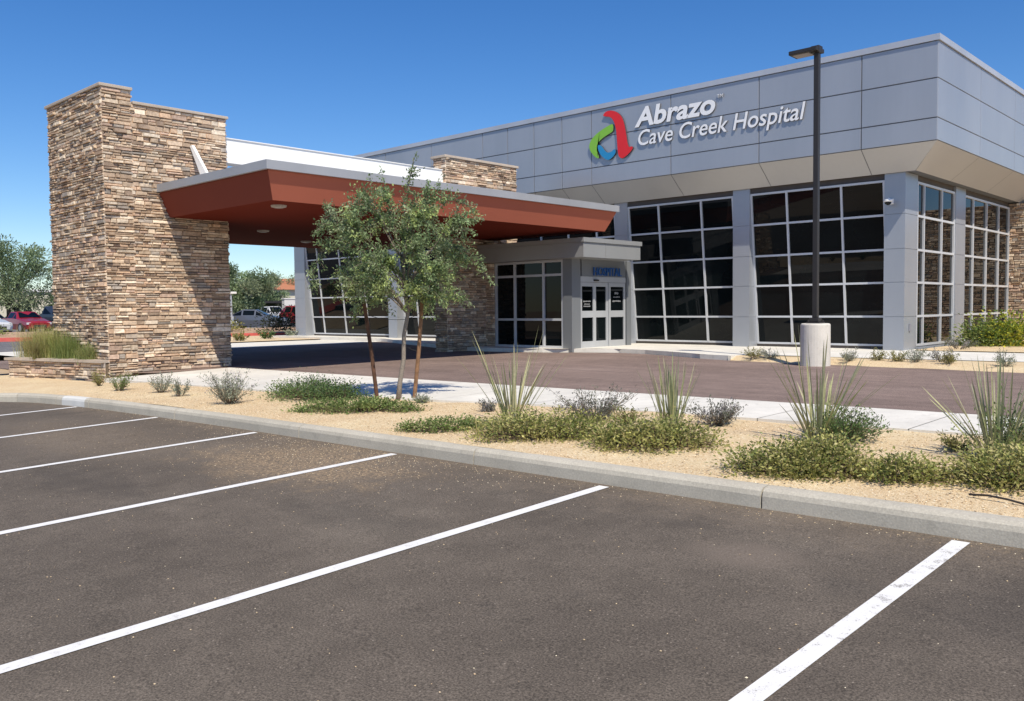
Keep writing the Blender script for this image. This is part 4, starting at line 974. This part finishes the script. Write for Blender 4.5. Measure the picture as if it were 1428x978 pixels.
# ------------------------------------------------------------------ cars (front toward +x before turning)
def car(label, x, y, rz, paint, kind='sedan', z=-1.3):
    t = thing('parked_car', label, 'car', (0, 0, 0), 'cars parked on the far lot')
    # stations: x, sill, belt, half width, roof height, roof half width
    if kind == 'sedan':
        ST = [(2.3, .35, .62, .62, .64, .5), (2.15, .25, .72, .82, .76, .66), (1.2, .22, .86, .89, .93, .72), (.75, .22, .92, .9, .97, .74), (.05, .22, .95, .9, 1.40, .58), (-.9, .22, .96, .9, 1.42, .58), (-1.6, .22, .97, .89, 1.05, .70), (-2.1, .28, .94, .84, .99, .66), (-2.3, .4, .8, .7, .84, .56)]
        glass = ((.75, .05), (.05, -.9), (-.9, -1.6))
    elif kind == 'suv':
        ST = [(2.3, .4, .75, .7, .8, .6), (2.15, .3, .95, .88, 1.0, .74), (1.2, .28, 1.05, .93, 1.10, .8), (.85, .28, 1.08, .93, 1.13, .8), (.25, .28, 1.1, .93, 1.70, .66), (-1.6, .28, 1.12, .93, 1.72, .66), (-2.15, .3, 1.1, .9, 1.25, .76), (-2.3, .45, 1.0, .82, 1.05, .7)]
        glass = ((.85, .25), (.25, -.7), (-.7, -1.6))
    else:
        ST = [(2.7, .45, .85, .75, .9, .6), (2.55, .35, 1.05, .92, 1.1, .78), (1.5, .33, 1.14, .97, 1.18, .84), (1.15, .33, 1.16, .97, 1.2, .84), (.6, .33, 1.18, .97, 1.8, .68), (-.5, .33, 1.18, .97, 1.8, .68), (-.75, .33, 1.18, .97, 1.2, .86), (-2.55, .35, 1.17, .95, 1.19, .86), (-2.7, .5, 1.1, .9, 1.12, .8)]
        glass = ((1.15, .6), (.6, -.5))
    m = MB(); rings = []
    for (sx, zl, zb, hw, zr, hr) in ST:
        zm = zl + (zb - zl) * .55
        rings.append([(sx, -hw * .92, zl), (sx, -hw, zm), (sx, -hw * .96, zb), (sx, -hr, zr), (sx, 0, zr + .03), (sx, hr, zr), (sx, hw * .96, zb), (sx, hw, zm), (sx, hw * .92, zl)])
    vs = [p for r in rings for p in r]; n = 9; fs = []
    for i in range(len(rings) - 1):
        for k in range(n):
            fs.append((i * n + k, i * n + (k + 1) % n, (i + 1) * n + (k + 1) % n, (i + 1) * n + k))
    fs += [tuple(range(n))[::-1], tuple((len(rings) - 1) * n + k for k in range(n))]
    m.mesh(vs, fs); body = m.build('body', paint, t)
    def at(sx, side, f):                                    # point on the flank between belt (f=0) and roof (f=1)
        for a, b in zip(ST, ST[1:]):
            if b[0] <= sx <= a[0]:
                s = (a[0] - sx) / (a[0] - b[0]); g = [a[i] + (b[i] - a[i]) * s for i in range(6)]
                return (sx, side * (g[3] * .96 + (g[5] - g[3] * .96) * f + .012), g[2] + (g[4] - g[2]) * f)
    for (a, b) in glass:
        for s in (-1, 1):
            m = MB(); aa, bb = a - .06, b + .06; A = [at(aa, s, .1), at(bb, s, .1), at(bb, s, .86), at(aa, s, .86)]
            if a > .5 and kind != 'x': A = [at(aa, s, .1), at(bb, s, .1), at(bb, s, .86)]
            m.poly(A if s < 0 else A[::-1]); m.build('window', M['glass'], t)
    i = next(k for k in range(len(ST) - 1) if ST[k + 1][4] - ST[k][4] > .3); a, b = ST[i], ST[i + 1]
    m = MB(); m.poly([(a[0] - .04 + .02, -a[5] * .92, a[4] + .06), (a[0] - .04 + .02, a[5] * .92, a[4] + .06), (b[0] + .07, b[5] * .9, b[4] - .03), (b[0] + .07, -b[5] * .9, b[4] - .03)]); m.build('windscreen', M['glass'], t)
    i = next(k for k in range(len(ST) - 1) if ST[k][4] - ST[k + 1][4] > .3); a, b = ST[i], ST[i + 1]
    m = MB(); m.poly([(a[0] - .07, -a[5] * .9, a[4] - .03), (a[0] - .07, a[5] * .9, a[4] - .03), (b[0] + .02, b[5] * .9, b[4] + .08), (b[0] + .02, -b[5] * .9, b[4] + .08)]); m.build('rear_window', M['glass'], t)
    wr = .33 if kind == 'sedan' else .38; wx = 1.4 if kind != 'pickup' else 1.75
    for sx in (wx, -wx + .05):
        for s in (-1, 1):
            hw = .9 if kind == 'sedan' else .95
            m = MB(); m.tube([(sx, s * (hw - .2), wr), (sx, s * (hw + .02), wr)], wr, 18); w = m.build('wheel', M['rubber'], t)
            m = MB(); m.tube([(sx, s * (hw + .021), wr), (sx, s * (hw + .03), wr)], [wr * .66, wr * .6], 12); m.build('rim', M['chrome'], w)
    f, r = ST[1], ST[-2]
    for s in (-1, 1):
        m = MB(); m.box(f[0] + .02, f[0] + .1, s * f[3] * .78 - .16, s * f[3] * .78 + .1, f[2] - .16, f[2] - .02); m.build('headlight', M['headl'], t)
        m = MB(); m.box(r[0] - .12, r[0] - .03, s * r[3] * .82 - .12, s * r[3] * .82 + .1, r[2] - .2, r[2] - .02); m.build('tail_light', M['tail'], t)
    m = MB(); m.box(f[0] + .05, ST[0][0] + .01, -.4, .4, f[1] + .12, f[1] + .28); m.build('grille', M['rubber'], t)
    t.location = (x, y, z); t.rotation_euler = (0, 0, rz); return t
def paint(n, c):
    mm, nt, b = newmat(n); v = pos(nt); nt.links.new(ramp(nt, noi(nt, v, 2), [(.3, [k * .93 for k in c]), (.7, c)]), b.inputs['Base Color'])
    b.inputs['Roughness'].default_value = .3; b.inputs['Coat Weight'].default_value = .6; return mm
PW, PR, PD, PG = paint('white_car_paint', (.6, .6, .6)), paint('red_car_paint', (.28, .015, .022)), paint('dark_car_paint', (.03, .035, .045)), paint('grey_car_paint', (.10, .11, .135))
car('white rounded car at the far left edge', -60.5, 16.9, .1, PW)
car('red car between the white car and the dark pickup', -64.5, 20.6, .05, PR)
car('dark pickup truck right beside the left stone wall', -68, 23.9, .25, PD, 'pickup')
car('dark car behind the red car under the broad tree', -69.5, 19.8, .05, PD)
car('grey sedan under the round tree in the canopy opening', -58.6, 34.6, .75, PG)
car('white car cut off by the left stone wall in the opening', -57.5, 29.9, .05, PW, 'suv')
car('white car under the carport behind the grey sedan', -72.5, 44.4, .1, PW, 'suv')
car('red car at right before the white screen wall', -63.6, 42.0, .1, PR, 'suv')

# ------------------------------------------------------------------ light, sky, camera
SUN = Vector((.66, -.36, 1.0)).normalized()
el = math.asin(SUN.z); rot = math.atan2(SUN.x, SUN.y)
w = bpy.data.worlds.new('World'); sc.world = w; w.use_nodes = True; nt = w.node_tree
sky = nt.nodes.new('ShaderNodeTexSky'); sky.sky_type = 'NISHITA'; sky.sun_disc = False
sky.sun_elevation = el; sky.sun_rotation = rot; sky.altitude = 400; sky.air_density = 1.0; sky.dust_density = 0.25; sky.ozone_density = 4.5
hs = nt.nodes.new('ShaderNodeHueSaturation'); hs.inputs['Saturation'].default_value = 1.28; hs.inputs['Hue'].default_value = 0.508; nt.links.new(sky.outputs[0], hs.inputs['Color'])
bg = nt.nodes['Background']; nt.links.new(hs.outputs[0], bg.inputs[0]); bg.inputs[1].default_value = 0.132
ld = bpy.data.lights.new('sun', 'SUN'); ld.energy = 5.0; ld.angle = math.radians(.53); ld.color = (1.0, .93, .80)
lo = bpy.data.objects.new('sun', ld); col.objects.link(lo); lo.rotation_euler = SUN.to_track_quat('Z', 'Y').to_euler(); lo.location = (10, -10, 20)

yaw, pitch, roll, FF = -0.7543775721135447, -0.04797421053416744, -0.00979408273949244, 1217.7574
f = Vector((math.sin(yaw) * math.cos(pitch), math.cos(yaw) * math.cos(pitch), math.sin(pitch)))
r = Vector((math.cos(yaw), -math.sin(yaw), 0)); u = r.cross(f)
r2 = r * math.cos(roll) + u * math.sin(roll); u2 = -r * math.sin(roll) + u * math.cos(roll)
cd = bpy.data.cameras.new('camera'); cd.sensor_width = 36; cd.lens = FF / 1428 * 36; cd.clip_start = .05; cd.clip_end = 3000
co = bpy.data.objects.new('camera', cd); col.objects.link(co)
co.matrix_world = Matrix(((r2.x, u2.x, -f.x, 0), (r2.y, u2.y, -f.y, 0), (r2.z, u2.z, -f.z, 0), (0, 0, 0, 1)))
sc.camera = co
for o in list(col.objects):
    if o.parent is None: o.location.z += CAMH
sc.view_settings.view_transform = 'Standard'; sc.view_settings.look = 'None'; sc.view_settings.exposure = 0; sc.view_settings.gamma = 1
